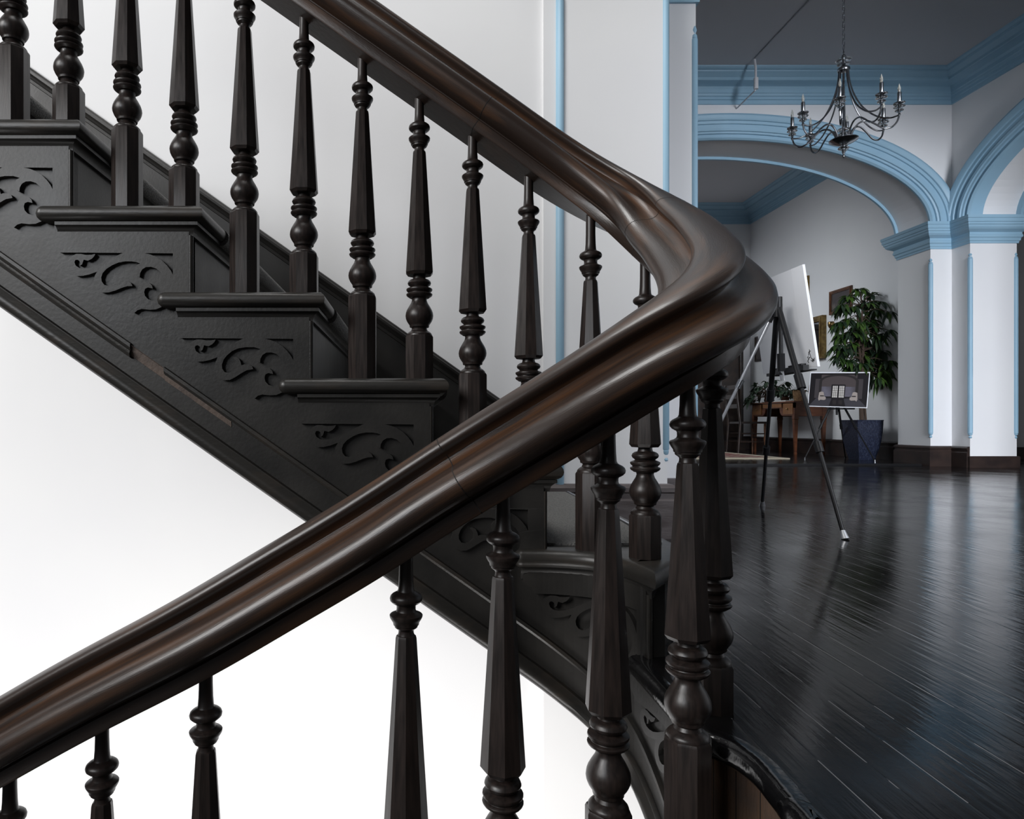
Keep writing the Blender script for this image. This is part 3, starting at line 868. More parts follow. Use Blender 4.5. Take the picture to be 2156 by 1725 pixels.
mb = MB(); sweep_plan(mb, [(-1, 11.2), (RX, 11.2), (RX, ARW+WT)], [(o, z+.02) for o, z in BBP], side=-1)
struct('baseboard_far', mb, M['base'])
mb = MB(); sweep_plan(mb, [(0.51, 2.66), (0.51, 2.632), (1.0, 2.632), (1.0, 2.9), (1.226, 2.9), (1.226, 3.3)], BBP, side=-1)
struct('baseboard_near', mb, M['base2'], 'lighter brown baseboard of the near pier')
mb = MB(); sweep_plan(mb, [(0.51, 2.66), (0.51, 2.632), (1.0, 2.632), (1.0, 2.9), (1.226, 2.9), (1.226, 3.35)], CAPP, side=-1)
struct('trim_8', mb, M['blue'], 'blue capital of the near pier')
mb = MB(); arch_mould(mb, lambda p, q, o: Vector((p, 2.9-o, q)), 1.226+AXB, AXB, .93, SPR, AP)
struct('trim_9', mb, M['blue'], smooth=30)

def bead(x, y, r, n, z0=.345, z1=2.135):
    mb = MB()
    pr = [(.003, z0-.055), (r*.75, z0-.035), (r*.35, z0-.02), (r*.8, z0-.012), (r*.9, z0), (r*.8, z0+.002), (r, z0+.006), (r, z1-.006), (r*.8, z1-.002), (r*.9, z1), (r*.8, z1+.012), (r*.35, z1+.02), (r*.75, z1+.035), (.003, z1+.06)]
    mb.lathe(pr, c=(x, y, 0), n=16)
    struct('trim_%d' % n, mb, M['blue'], 'blue corner bead', smooth=40)
bead(5.437, 7.007, .022, 10); bead(RX+.008, 6.778, .022, 11); bead(RX+.468, 6.775, .022, 12)
bead(.575, 2.632, .016, 14, z0=.2); bead(.995, 2.64, .015, 15); bead(1.222, 2.905, .014, 16)

# ------------------------------------------------------------------ conduit on the ceiling
t = thing('ceiling_conduit', 'thin white conduit with a drop bracket running across the grey ceiling', 'conduit', (3.385, 6.62, ZC))
mb = MB(); mb.tube([(3.40, 3.6, ZC-.008), (3.385, 6.62, ZC-.008)], .008, 8); local(t, mb).build('pipe', M['ceil'], t, smooth=40)
mb = MB(); mb.tube([(3.385, 6.62, ZC-.01), (3.385, 6.60, 3.98), (3.387, 6.60, 3.80)], .011, 8)
mb.tube([(3.388, 6.60, 3.88), (3.388, 6.60, 3.77)], .022, 10)
local(t, mb).build('drop_bracket', M['whiteplastic'], t, smooth=40)
mb = MB(); mb.tube([(3.387, 6.61, 3.765), (3.387, 6.995, 3.765)], .007, 8); local(t, mb).build('arm', M['whiteplastic'], t, smooth=40)

# ------------------------------------------------------------------ chandelier
CX, CY = 3.29, 5.10
ch = thing('chandelier', 'dark pewter chandelier with eight candle arms and clear glass discs hanging on a chain', 'chandelier', (CX, CY, 2.484))
def cl(mb): return local(ch, mb)
mb = MB()
z = 3.335; i = 0
while z < ZC-.02:
    for k in range(1):
        n = 14; pts = []
        for j in range(n+1):
            a = 2*PI*j/n
            ax = .0085*math.cos(a); az = .020*math.sin(a)
            pts.append((CX+(ax if i % 2 else 0), CY+(0 if i % 2 else ax), z+az))
        mb.tube(pts, .0022, 6, caps=False)
    z += .033; i += 1
mb.lathe([(.01, ZC-.03), (.05, ZC-.02), (.055, ZC-.001)], c=(CX, CY, 0), n=16)
cl(mb).build('chain', M['pewter'], ch, smooth=40)
mb = MB()
mb.lathe([(.002, 3.315), (.006, 3.30), (.004, 3.285), (.012, 3.278), (.014, 3.262), (.010, 3.25), (.012, 3.20), (.020, 3.19), (.042, 3.175), (.044, 3.165), (.040, 3.155), (.012, 3.150), (.005, 3.14), (.0045, 2.72), (.010, 2.71), (.012, 2.66), (.020, 2.645), (.055, 2.637), (.090, 2.632), (.0985, 2.628), (.0985, 2.623), (.075, 2.608), (.040, 2.592), (.018, 2.585), (.012, 2.575), (.010, 2.545), (.014, 2.535), (.008, 2.523), (.006, 2.515), (.011, 2.505), (.009, 2.495), (.003, 2.488)], c=(CX, CY, 0), n=28)
cl(mb).build('stem', M['pewter'], ch, smooth=40)
def disc(mb, c, r, h, z):
    mb.lathe([(.004, z-h), (r*.55, z-h*.8), (r*.9, z-h*.3), (r, z), (r*.9, z+h*.3), (r*.55, z+h*.8), (.004, z+h)], c=(c[0], c[1], 0), n=20)
for rr_, hh_, zz_ in ((.055, .016, 3.238), (.045, .012, 3.208), (.044, .016, 2.705), (.036, .014, 2.672), (.040, .018, 2.563)):
    mb = MB(); disc(mb, (CX, CY), rr_, hh_, zz_); cl(mb).build('glass_disc', M['glass'], ch, smooth=40)
armP = catmull([(.045, 0, 2.63), (.060, 0, 2.68), (.095, 0, 2.728), (.145, 0, 2.735), (.195, 0, 2.70), (.245, 0, 2.655), (.295, 0, 2.645), (.330, 0, 2.675), (.345, 0, 2.722)], 5)
strP = catmull([(.030, 0, 3.155), (.040, 0, 3.06), (.070, 0, 2.95), (.125, 0, 2.84), (.205, 0, 2.755), (.285, 0, 2.718), (.343, 0, 2.722)], 5)
for k in range(8):
    a = math.radians(8.5+45*k); R_ = Matrix.Translation((CX, CY, 0)) @ Matrix.Rotation(a, 4, 'Z')
    mb = MB(); mb.tube([R_ @ p for p in armP], .0065, 8); mb.tube([R_ @ p for p in strP], .0058, 8)
    c = R_ @ Vector((.345, 0, 0))
    mb.lathe([(.006, 2.715), (.010, 2.725), (.006, 2.735), (.008, 2.745), (.006, 2.800), (.036, 2.806), (.039, 2.811), (.012, 2.809), (.0135, 2.812), (.0135, 2.890), (.009, 2.893)], c=(c.x, c.y, 0), n=16)
    arm = cl(mb).build('candle_arm', M['pewter'], ch, smooth=40)
    for rr_, zz_ in ((.038, 2.784), (.028, 2.756)):
        mb = MB(); disc(mb, c, rr_, .013, zz_); cl(mb).build('glass_disc', M['glass'], arm, smooth=40)
    mb = MB(); mb.lathe([(.006, 2.892), (.0085, 2.900), (.0105, 2.912), (.0095, 2.926), (.005, 2.942), (.0015, 2.955)], c=(c.x, c.y, 0), n=12)
    cl(mb).build('bulb', M['bulb'], arm, smooth=60)

# ------------------------------------------------------------------ large easel with canvas
def tripod_leg(mb, a, b, r=.011, mi=0):
    mb.tube([a, b], r, 10, mi)
ez = thing('easel', 'black tripod easel with silver rear leg standing on the black floor in the near room', 'easel', (1.66, 3.05, 0))
ap = P(1637, 640, 3.0)
fA = Vector((1.902, 3.64, 0)); fB = Vector((1.683, 2.60, 0)); fC = Vector((1.27, 3.22, 0))
def leg(a, f, t1, silver=False, joint=True):
    mb = MB(); m_ = a.lerp(f, t1)
    mb.tube([a, m_], .0125, 10); mb.tube([m_+(a-m_)*.0, f+(a-f).normalized()*.02], .0085, 10, 1 if silver else 0)
    d_ = (f-a).normalized()
    mb.tube([m_-d_*.03, m_+d_*.035], .018, 10)
    m2 = a.lerp(f, t1+.28 if t1 < .6 else t1-.3); mb.tube([m2-d_*.02, m2+d_*.025], .0165 if not silver else .0125, 10)
    mb.tube([f+(a-f).normalized()*.035, f+Vector((0, 0, .0015))], [.010, .016], 10, 2)
    return local(ez, mb).build('leg', [M['metalblk'], M['steel'], M['steel']], ez, smooth=40)
leg(ap, fA, .40); leg(ap, fB, .36)
def legC():
    mb = MB(); a, f = ap, fC; d_ = (f-a).normalized()
    m_ = a.lerp(f, .08)
    mb.tube([a, m_], .012, 10); mb.tube([m_, f+Vector((0, 0, .02))], .0075, 10, 1)
    m2 = a.lerp(f, .36); mb.tube([m2-d_*.02, m2+d_*.02], .014, 10, 2)
    mb.tube([f+Vector((0, 0, .03)), f+Vector((0, 0, .0015))], [.009, .015], 10, 2)
    tag(local(ez, mb).build('leg', [M['metalblk'], M['steel'], M['pewter']], ez, smooth=40), 'silver telescopic rear leg')
legC()
mb = MB(); mb.tube([ap+Vector((0, 0, -.06)), ap+Vector((.0, 0, .03))], .020, 10)
local(ez, mb).build('head', M['metalblk'], ez, smooth=40)
mb = MB()
ctr = P(1643, 640, 3.02); ctb = P(1645, 790, 3.02)
mb.tube([ctr, ctb], .009, 10); mb.tube([P(1644, 745, 3.02), P(1645, 782, 3.02)], .017, 8)
mb.tube([P(1645, 780, 3.02), P(1648, 802, 3.02)], .010, 8, 1)
local(ez, mb).build('mast', [M['metalblk'], M['steel']], ez, smooth=40)
mb = MB(); t0 = P(1619, 788, 3.33); t1_ = P(1697, 771, 2.93)
dd = (t1_-t0).normalized(); X = Matrix.Translation(t0) @ Matrix.Rotation(math.atan2(dd.y, dd.x), 4, 'Z')
Lt = (t1_-t0).length
mb.box(0, Lt, -.012, .012, -.012, .012, X=X); mb.box(0, Lt, .012, .045, -.012, -.006, X=X)
for i in range(9): mb.box(.02+i*.016, .028+i*.016, -.010, .010, .012, .020, X=X)
for i in range(9): mb.box(Lt-.03-i*.016, Lt-.022-i*.016, -.010, .010, .012, .020, X=X)
local(ez, mb).build('tray', M['metalblk'], ez)
cv_nb = P(1722, 772, 2.90); cv_nt = P(1690, 557, 2.935); cv_fb = P(1607, 788, 3.35)
uu = cv_fb-cv_nb; vv = cv_nt-cv_nb; nn = uu.cross(vv).normalized()
if nn.x < 0: nn = -nn
cvs = thing('canvas', 'blank white stretched canvas with a small black signature, leaning on the black easel', 'canvas', tuple(cv_nb))
mb = MB()
def cvp(a, b, d): return cv_nb+uu*a+vv*b+nn*d
mb.prism([[(0, 0), (1, 0), (1, 1), (0, 1)]], cvp, 0.0, .010)
local(cvs, mb).build('cloth', M['canvas'], cvs)
mb = MB(); mb.prism([[(0, 0.0), (.20, 0.0), (.20, 1), (0, 1)]], cvp, -.0012, 0.0)  # slightly paler strip down the near edge of the canvas
local(cvs, mb).build('paler_strip', M['canvas2'], cvs)
mb = MB()
sgn = [[(.11, .22), (.115, .17), (.10, .13), (.13, .12)], [(.09, .20), (.13, .19), (.14, .15)], [(.135, .13), (.15, .10), (.17, .13), (.15, .14)], [(.10, .12), (.075, .09), (.09, .07), (.11, .09)], [(.085, .11), (.07, .06), (.06, .10), (.05, .07), (.035, .11)], [(.16, .06), (.175, .08), (.16, .10)]]
for st_ in sgn: mb.tube([cvp(a*.8, b*.8, -.0018) for a, b in st_], .0016, 5)
local(cvs, mb).build('signature', M['ink'], cvs)
mb = MB(); mb.tube([cvp(.70, 1.0, -.004), cvp(.70, 1.015, .01)], .006, 8); mb.tube([cvp(.66, 1.0, -.006), cvp(.70, .985, -.006)], .004, 6)
local(ez, mb).build('clip', M['metalblk'], ez)

# ------------------------------------------------------------------ small easel with the photographic print
e2 = thing('easel', 'small black tripod easel holding a dark framed print in front of the navy pot', 'easel', (5.0, 7.9, .02))
A2 = Vector((4.99, 7.86, .80)); fl = Vector((4.70, 8.01, .02)); fr_ = Vector((5.17, 7.47, .02)); fb_ = Vector((5.33, 8.23, .02))
for f in (fl, fr_, fb_):
    mb = MB(); m_ = A2.lerp(f, .5); d_ = (f-A2).normalized()
    mb.tube([A2, m_], .012, 8); mb.tube([m_, f+Vector((0, 0, .01))], .007, 8); mb.tube([m_-d_*.03, m_+d_*.03], .016, 8)
    mb.tube([f+Vector((0, 0, .02)), f+Vector((0, 0, .001))], .010, 8, 1)
    local(e2, mb).build('leg', [M['metalblk'], M['pewter']], e2, smooth=40)
mb = MB(); mb.tube([A2-Vector((0, 0, .25)), A2+Vector((0, 0, .26))], .012, 8); mb.tube([P(1745, 861, 7.75), P(1800, 861, 7.62)], .009, 6)
local(e2, mb).build('mast', M['metalblk'], e2, smooth=40)
q = [P(1706.5, 783.8, 8.0), P(1832.3, 783.5, 7.66), P(1700.5, 856, 7.92), P(1826, 859.7, 7.58)]
pr_ = thing('photo_print', 'mounted photographic print of a dim arched room with two armchairs, on the small easel', 'print', tuple(q[2]))
pu = q[1]-q[0]; pv = q[0]-q[2]; pn = pu.cross(pv).normalized()
if pn.y > 0: pn = -pn
def prp(a, b, d):
    lo_ = q[2].lerp(q[3], a); hi_ = q[0].lerp(q[1], a)
    return lo_.lerp(hi_, b)+pn*d
mb = MB(); mb.prism([[(0, 0), (1, 0), (1, 1), (0, 1)]], prp, -.012, 0); local(pr_, mb).build('mount_board', M['canvas2'], pr_)
mb = MB()
def flat(poly, d, mi): mb.prism([poly], prp, d-.0006, d, mi)
def rect(a, b, c, d): return [(a, b), (c, b), (c, d), (a, d)]
flat(rect(.012, .022, .985, .968), .001, 0)
flat(rect(.20, .30, .80, .92), .002, 1)
flat(rect(.20, .58, .80, .92), .003, 2)
flat(rect(.10, .25, .20, .80), .003, 3); flat(rect(.80, .25, .90, .80), .003, 3)
flat(rect(.17, .25, .215, .74), .004, 4); flat(rect(.785, .25, .83, .74), .004, 4)
n = 20
arc = [(.50+.33*math.cos(PI*i/n), .72+.22*math.sin(PI*i/n)) for i in range(n+1)]
arc2 = [(.50+.285*math.cos(PI*i/n), .72+.165*math.sin(PI*i/n)) for i in range(n, -1, -1)]
flat(arc+arc2, .0046, 4)
flat(rect(.385, .24, .615, .64), .005, 0)
for (a, c) in ((.405, .49), (.515, .60)): flat(rect(a, .27, c, .60), .0058, 5)
for k in range(1, 5): flat(rect(.40, .27+k*.066-.003, .61, .27+k*.066+.003), .0064, 0)
for x in (.433, .462, .543, .572): flat(rect(x-.0025, .27, x+.0025, .60), .0064, 0)
flat([(.02, .03), (.98, .03), (.84, .25), (.14, .25)], .002, 7)
flat([(.36, .03), (.64, .03), (.60, .25), (.40, .25)], .003, 0)
flat(rect(.42, .08, .48, .20), .0036, 4); flat(rect(.52, .08, .58, .20), .0036, 4)
for s_ in (-1, 1):
    def X_(a): return .5+s_*(a-.5)
    ch_ = [(.735, .36), (.745, .42), (.78, .435), (.82, .41), (.825, .33), (.83, .22), (.815, .17), (.79, .20), (.73, .19), (.70, .21), (.70, .27), (.73, .30)]
    flat([(X_(a), b) for a, b in ch_], .0058, 6)
    flat([(X_(a), b) for a, b in rect(.735, .295, .80, .325)], .0066, 4)
local(pr_, mb).build('picture', [M['p_bg'], M['p_wall'], M['p_top'], M['p_col'], M['p_arch'], M['p_lite'], M['p_chair'], M['p_rug']], pr_)

# ------------------------------------------------------------------ plants
def leaf(mb, base, d, L_, w_, droop, mi=0):
    d = d.normalized(); side = d.cross(Vector((0, 0, 1)))
    if side.length < .1: side = Vector((1, 0, 0))
    side.normalize(); up = side.cross(d)
    prof = [(0, .05), (.15, .55), (.35, .95), (.6, .98), (.8, .65), (.93, .28), (1, .02)]
    vs = []
    for t_, ww in prof:
        c = base+d*(L_*t_)+Vector((0, 0, -droop*L_*t_*t_))
        fold = up*(w_*ww*.25)
        vs += [c-side*(w_*ww*.5)+fold, c, c+side*(w_*ww*.5)+fold]
    fs = []
    for i in range(len(prof)-1):
        for j in range(2):
            fs.append((i*3+j, i*3+j+1, i*3+j+4, i*3+j+3))
    mb.add(vs, fs, mi)
rnd = random.Random(11)
pot_c = Vector((5.36, 7.97, .02))
pt = thing('potted_tree', 'tall leafy artificial tree with drooping green leaves in a square navy textured pot', 'potted plant', tuple(pot_c))
mb = MB()
lev = [(0, .095), (.06, .108), (.14, .125), (.23, .138), (.32, .147), (.40, .151), (.455, .152), (.47, .156), (.472, .150), (.46, .140), (.42, .135)]
vs = []; fs = []
for z_, h_ in lev:
    for sx, sy in ((-1, -1), (1, -1), (1, 1), (-1, 1)): vs.append(pot_c+Vector((sx*h_, sy*h_, z_)))
for i in range(len(lev)-1):
    for j in range(4):
        j2 = (j+1) % 4
        fs.append((i*4+j, i*4+j2, i*4+4+j2, i*4+4+j))
fs.append((3, 2, 1, 0)); k = (len(lev)-1)*4; fs.append((k, k+1, k+2, k+3))
mb.add(vs, fs); local(pt, mb).build('pot', M['pot'], pt, smooth=30)
tr0 = Vector((5.36, 7.97, .45))
tp = [tr0, tr0+Vector((-.01, 0, .4)), tr0+Vector((.02, .01, .8)), tr0+Vector((0, 0, 1.2)), tr0+Vector((.01, 0, 1.48))]
mb = MB(); mb.tube(catmull(tp, 5), [.026-.018*i/20 for i in range(21)], 10)
mb.tube(catmull([tr0+Vector((.05, 0, 0)), tr0+Vector((.03, .03, .5)), tr0+Vector((-.03, 0, .9)), tr0+Vector((-.05, 0, 1.3))], 5), .013, 8)
trunk_mb = mb
hubs = []
fol = MB()
for (px, py) in [(1790, 635), (1812, 622), (1835, 628), (1858, 640), (1775, 650), (1800, 655), (1845, 655), (1868, 662), (1770, 690), (1785, 680), (1810, 690), (1835, 685), (1860, 690), (1875, 700), (1768, 712), (1790, 710), (1815, 720),
                 (1850, 712), (1872, 725), (1762, 735), (1780, 740), (1800, 735), (1830, 735), (1860, 745), (1875, 750), (1770, 760), (1790, 765), (1812, 752), (1870, 770), (1795, 780), (1815, 775), (1835, 790), (1862, 785), (1850, 800), (1872, 800), (1840, 770), (1822, 755), (1805, 705), (1850, 675), (1826, 650)]:
    for rep in range(2):
        Yh = 7.97+rnd.uniform(-.20, .22)
        c = P(px+rnd.uniform(-4, 4), py-8+rnd.uniform(-4, 4), Yh)
        if c.x > 5.58: c.x = 5.58-rnd.uniform(0, .05)
        hubs.append(c)
        m0 = tr0+Vector((0, 0, max(.1, min(1.4, c.z-.45+.02))))
        trunk_mb.tube([m0, m0.lerp(c, .5)+Vector((0, 0, .04)), c], [.006, .005, .003], 6)
        out = (c-m0).normalized()
        for k in range(10):
            a = 2*PI*k/10+rnd.uniform(-.3, .3)
            d_ = Vector((math.cos(a), math.sin(a), rnd.uniform(-.6, .25)))+out*.7
            L_ = rnd.uniform(.10, .150)
            tip = c+d_.normalized()*L_
            if tip.x > 5.63: continue
            leaf(fol, c, d_, L_, rnd.uniform(.040, .052), rnd.uniform(.5, 1.0), rnd.choice((0, 0, 1)))
local(pt, trunk_mb).build('trunk', M['bark'], pt, smooth=50)
local(pt, fol).build('foliage', [M['leaf'], M['leaf2']], pt, fix=False)

# ------------------------------------------------------------------ writing desk (x 5.15-5.55, y 9.0-10.08)
ZF = .02
dk = thing('writing_desk', 'reddish mahogany kneehole writing desk with brass-knobbed drawers against the right wall', 'desk', (5.35, 9.54, ZF))
dx0, dx1, dy0, dy1 = 5.13, 5.56, 8.98, 10.10
mb = MB(); mb.box(dx0-.02, dx1+.02, dy0-.02, dy1+.02, .735, .755); local(dk, mb).build('top', M['desk'], dk)
mb = MB()
mb.box(dx0, dx1, dy0, dy0+.02, .55, .735); mb.box(dx0, dx1, dy1-.02, dy1, .55, .735); mb.box(dx1-.02, dx1, dy0, dy1, .55, .735)
mb.box(dx0, dx0+.02, dy0, dy1, .66, .735)
mb.box(dx0, dx0+.02, dy0, dy0+.30, .555, .735); mb.box(dx0, dx0+.02, dy1-.30, dy1, .555, .735)
for s_, yb_ in ((1, dy0+.30), (-1, dy1-.30)):
    pts = [(0, 0), (0, -.10)]+[(s_*(.07*math.sin(a)), -.10+.10*(1-math.cos(a))) for a in [PI/2*i/6 for i in range(1, 7)]]
    mb.prism([[(yb_+a, .66+b) for a, b in pts]], lambda a, b, d: Vector((d, a, b)), dx0, dx0+.02)
local(dk, mb).build('frame', M['desk'], dk)
for (ya, yb_, za, zb_) in ((dy0+.03, dy0+.27, .575, .725), (dy0+.31, dy1-.31, .672, .728), (dy1-.27, dy1-.03, .575, .725)):
    mb = MB(); mb.box(dx0-.008, dx0, ya, yb_, za, zb_)
    dr = local(dk, mb).build('drawer', M['deskgold'], dk)
    mb = MB(); cy_ = (ya+yb_)/2; cz_ = (za+zb_)/2
    R_ = Matrix.Rotation(-PI/2, 4, 'Y')
    mb.lathe([(.004, 0), (.014, .002), (.006, .006), (.005, .014), (.011, .020), (.004, .026)], c=(dx0-.008, cy_, cz_), n=12, X=R_)
    local(dk, mb).build('knob', M['brass'], dr, smooth=40)
for (lx, ly) in ((dx0+.025, dy0+.025), (dx0+.025, dy1-.025), (dx1-.025, dy0+.025), (dx1-.025, dy1-.025), (dx0+.025, dy0+.32), (dx0+.025, dy1-.32)):
    mb = MB(); vs = []; fs = []
    for z_, h_ in ((ZF, .013), (ZF+.03, .016), (ZF+.035, .013), (.50, .026), (.51, .030), (.55, .028), (.66, .028)):
        if ly not in (dy0+.025, dy1-.025) and z_ == ZF: pass
        for sx, sy in ((-1, -1), (1, -1), (1, 1), (-1, 1)): vs.append((lx+sx*h_, ly+sy*h_, z_))
    for i in range(6):
        for j in range(4):
            j2 = (j+1) % 4
            fs.append((i*4+j, i*4+j2, i*4+4+j2, i*4+4+j))
    fs.append((3, 2, 1, 0)); fs.append((24, 25, 26, 27))
    if abs(ly-(dy0+.32)) < .01 or abs(ly-(dy1-.32)) < .01: continue
    mb.add(vs, fs); local(dk, mb).build('leg', M['desk'], dk)

# things on the desk
def desk_plant(loc, label, n, L_, spread, h, m, potr=.07, poth=.10, potm='terracotta', seed=1, trail=False):
    t = thing('potted_plant', label, 'potted plant', loc)
    r_ = random.Random(seed); b = Vector(loc)
    mb = MB(); mb.lathe([(potr*.75, 0), (potr, poth), (potr*1.06, poth), (potr*1.06, poth+.012), (potr*.8, poth+.012), (potr*.8, poth-.01)], c=loc, n=16)
    local(t, mb).build('pot', M[potm], t, smooth=40)
    f = MB(); st = MB()
    for i in range(n):
        a = r_.uniform(0, 2*PI); rr = spread*math.sqrt(r_.random()); zz = r_.uniform(.2, 1)*h
        if trail and r_.random() < .35: zz = -r_.uniform(0, .22); rr = spread*1.1; a = r_.uniform(PI*.3, PI*1.1)
        c = b+Vector((math.cos(a)*rr, math.sin(a)*rr, poth+zz*(1-.4*(rr/spread)**2)))
        if c.x > 5.55: c.x = 5.55
        st.tube([b+Vector((0, 0, poth)), b.lerp(c, .5)+Vector((0, 0, .08)), c], .0025, 5)
        for k in range(3):
            d_ = Vector((math.cos(a+r_.uniform(-1, 1)), math.sin(a+r_.uniform(-1, 1)), r_.uniform(-.5, .5)))
            leaf(f, c, d_, L_*r_.uniform(.7, 1.1), L_*r_.uniform(.4, .6), r_.uniform(.3, .9), 0)
    local(t, st).build('stems', M['bark'], t)
    local(t, f).build('foliage', M[m], t, fix=False)
desk_plant((5.30, 9.93, .755), 'trailing dark leafy plant in a brown pot on the left end of the desk', 46, .11, .24, .30, 'leaf2', seed=3, trail=True)
desk_plant((5.32, 9.55, .755), 'low bushy dark green plant in the middle of the desk', 60, .075, .20, .16, 'leaf2', potr=.06, poth=.06, seed=5)
t = thing('basket', 'small wicker basket with pale leaves on the right end of the desk', 'basket', (5.33, 9.22, .755))
mb = MB(); mb.lathe([(.055, 0), (.070, .04), (.078, .10), (.085, .15), (.078, .155), (.07, .12)], c=(5.33, 9.22, .755), n=18)
local(t, mb).build('body', M['basket'], t, smooth=50)
f = MB(); r_ = random.Random(9)
for i in range(22):
    a = r_.uniform(0, 2*PI); leaf(f, Vector((5.33+.05*math.cos(a), 9.22+.05*math.sin(a), .89)), Vector((math.cos(a), math.sin(a), r_.uniform(.2, 1.3))), .09, .035, .5)
local(t, f).build('leaves', M['leaf2'], t, fix=False)
t = thing('oval_frame', 'small gilt frame standing at the back of the desk beside the basket', 'picture frame', (5.50, 9.22, .755))
mb = MB(); R_ = Matrix.Rotation(-PI/2, 4, 'Y')
S_ = Matrix.Diagonal((1, .8, 1.25, 1))
mb.lathe([(.10, 0), (.10, .015), (.085, .022), (.07, .012), (.068, .004)], c=(5.52, 9.22, .90), n=24, X=S_ @ R_)
mb.box(5.50, 5.54, 9.17, 9.27, .755, .79)
local(t, mb).build('rim', M['gold'], t, smooth=40)
mb = MB(); mb.lathe([(.066, .006), (.001, .008)], c=(5.52, 9.22, .90), n=24, X=S_ @ R_); local(t, mb).build('picture', M['pic'], t)
mb = MB(); mb.box(5.16, 5.30, 9.25, 9.62, .7555, .772); b_ = mb.build('magazine', M['paper']); tag(b_, 'flat pale magazine lying on the front of the desk', 'magazine')

# ------------------------------------------------------------------ chair at the desk
cx0, cx1, cy0, cy1 = 4.72, 5.10, 9.62, 10.02
t = thing('side_chair', 'dark wooden spindle chair standing at the left end of the writing desk', 'chair', (4.9, 9.8, ZF))
mb = MB(); mb.box(cx0, cx1, cy0, cy1, .445, .475); local(t, mb).build('seat', M['darkwood'], t)
for (lx, ly) in ((cx1-.02, cy0+.02), (cx1-.02, cy1-.02)):
    mb = MB(); mb.lathe([(.011, ZF), (.014, .10), (.010, .12), (.019, .22), (.012, .30), (.018, .33), (.017, .445)], c=(lx, ly, 0), n=12)
    local(t, mb).build('leg', M['frame'], t, smooth=40)
for ly in (cy0+.02, cy1-.02):
    mb = MB(); mb.tube([(cx0-.03, ly, ZF), (cx0, ly, .45), (cx0-.06, ly, 1.02)], [.014, .018, .013], 10)
    local(t, mb).build('back_post', M['darkwood'], t, smooth=40)
mb = MB()
for zz in (.70, .84, .98): mb.box(cx0-.05, cx0-.03, cy0+.02, cy1-.02, zz-.03, zz+.03)
local(t, mb).build('backrest', M['darkwood'], t)
mb = MB()
for zz in (.18, .30):
    mb.tube([(cx0, cy0+.02, zz), (cx1-.02, cy0+.02, zz)], .008, 8); mb.tube([(cx0, cy1-.02, zz), (cx1-.02, cy1-.02, zz)], .008, 8)
mb.tube([(cx1-.02, cy0+.02, .24), (cx1-.02, cy1-.02, .24)], .008, 8)
local(t, mb).build('stretcher', M['darkwood'], t, smooth=40)

# ------------------------------------------------------------------ dark cabinet on the end wall, wall pictures
t = thing('tall_cabinet', 'tall dark carved cabinet against the end wall behind the tripod easel', 'cabinet', (4.95, 11.0, ZF))
mb = MB(); mb.box(4.42, 5.36, 10.84, 11.17, ZF, 1.98); mb.box(4.38, 5.40, 10.80, 11.17, 1.98, 2.06); mb.box(4.40, 5.38, 10.82, 11.17, ZF, .16)
for xx in (4.44, 5.28): mb.tube([(xx+.03, 10.83, .16), (xx+.03, 10.83, 1.98)], .022, 10)
local(t, mb).build('body', M['darkwood'], t, smooth=40)
for (xa, xb) in ((4.52, 4.88), (4.90, 5.26)):
    mb = MB(); mb.box(xa, xb, 10.820, 10.84, .22, 1.90)
    mb.box(xa+.05, xb-.05, 10.812, 10.822, .32, .9); mb.box(xa+.05, xb-.05, 10.812, 10.822, 1.0, 1.80)
    d_ = local(t, mb).build('door', M['darkwood'], t)
    mb = MB(); mb.lathe([(.004, 0), (.012, .003), (.010, .02), (.003, .024)], c=((xb-.03) if xa < 4.6 else (xa+.03), 10.82, 1.0), n=10, X=Matrix.Rotation(PI/2, 4, 'X'))
    local(t, mb).build('knob', M['brass'], d_, smooth=40)
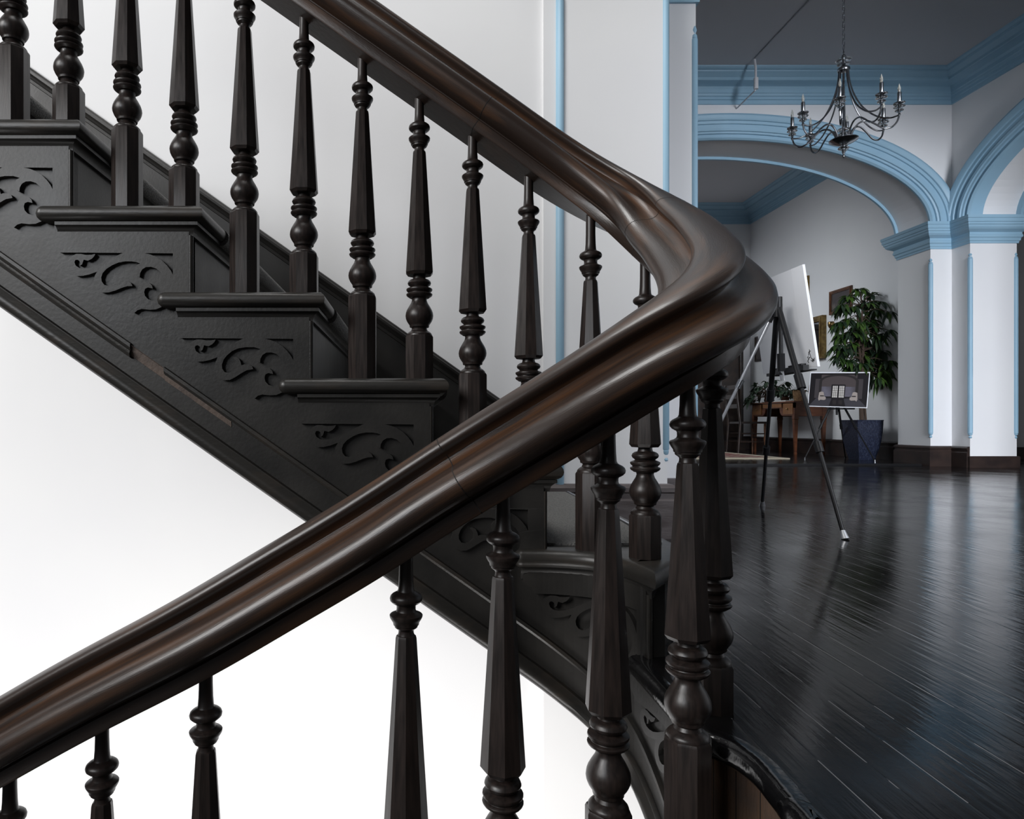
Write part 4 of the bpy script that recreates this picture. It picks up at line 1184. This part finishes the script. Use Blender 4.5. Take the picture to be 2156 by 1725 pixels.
def wall_frame(name, label, cat, ya, yb, za, zb, wd, dep, fm, pm, pn_='picture'):
    t = thing(name, label, cat, (5.655, (ya+yb)/2, za))
    mb = MB(); X0 = 5.654-dep
    outer = rect(ya, za, yb, zb); inner = rect(ya+wd, za+wd, yb-wd, zb-wd)
    mb.prism([outer, inner], lambda a, b, d: Vector((d, a, b)), X0, 5.654)
    i2 = rect(ya+wd*.35, za+wd*.35, yb-wd*.35, zb-wd*.35); i3 = rect(ya+wd*.65, za+wd*.65, yb-wd*.65, zb-wd*.65)
    mb.prism([i2, i3], lambda a, b, d: Vector((d, a, b)), X0-.008, X0)
    local(t, mb).build('rim', fm, t)
    mb = MB(); mb.box(X0+dep*.5, X0+dep*.5+.004, ya+wd, yb-wd, za+wd, zb-wd); local(t, mb).build(pn_, pm, t)
wall_frame('picture_frame', 'gilt framed picture high on the wall just right of the canvas', 'picture frame', 9.52, 9.95, 2.21, 2.57, .045, .025, M['gold'], M['pic'])
wall_frame('picture_frame', 'brown wooden framed picture partly hidden by the top of the potted tree', 'picture frame', 8.58, 9.04, 1.92, 2.235, .04, .022, M['frame'], M['pic'])
wall_frame('wall_mirror', 'deep gilt framed mirror on the wall above the desk', 'mirror', 9.13, 9.62, 1.35, 1.94, .075, .06, M['gold'], M['mirror'], 'mirror_glass')
wall_frame('picture_frame', 'narrow black framed picture low on the far end of the right wall', 'picture frame', 10.72, 11.02, 1.47, 1.88, .03, .02, M['darkwood'], M['pic'])
t = thing('wall_sconce', 'small brass wall sconce between the mirror and the potted tree', 'wall light', (5.655, 8.76, 1.75))
mb = MB(); mb.tube(catmull([(5.65, 8.76, 1.72), (5.60, 8.77, 1.68), (5.54, 8.81, 1.69), (5.53, 8.83, 1.73)], 5), .007, 8)
mb.lathe([(.004, 1.70), (.024, 1.72), (.038, 1.75), (.041, 1.79), (.034, 1.80), (.028, 1.76)], c=(5.53, 8.83, 0), n=14)
mb.tube([(5.653, 8.76, 1.72), (5.645, 8.76, 1.72)], .03, 14)
local(t, mb).build('bracket', M['brass'], t, smooth=40)
# rug
t = thing('rug', 'red and cream patterned rug with a pale edge on the far room floor', 'rug', (3.3, 9.2, ZF))
mb = MB(); mb.prism([rect(1.6, 8.1, 4.52, 10.0)], lambda a, b, d: Vector((a, b, d)), ZF, ZF+.008); local(t, mb).build('pile', M['rug'], t)
mb = MB(); mb.prism([rect(1.58, 8.06, 4.55, 10.04), rect(1.66, 8.22, 4.44, 9.92)], lambda a, b, d: Vector((a, b, d)), ZF, ZF+.010); local(t, mb).build('border', M['rugedge'], t)
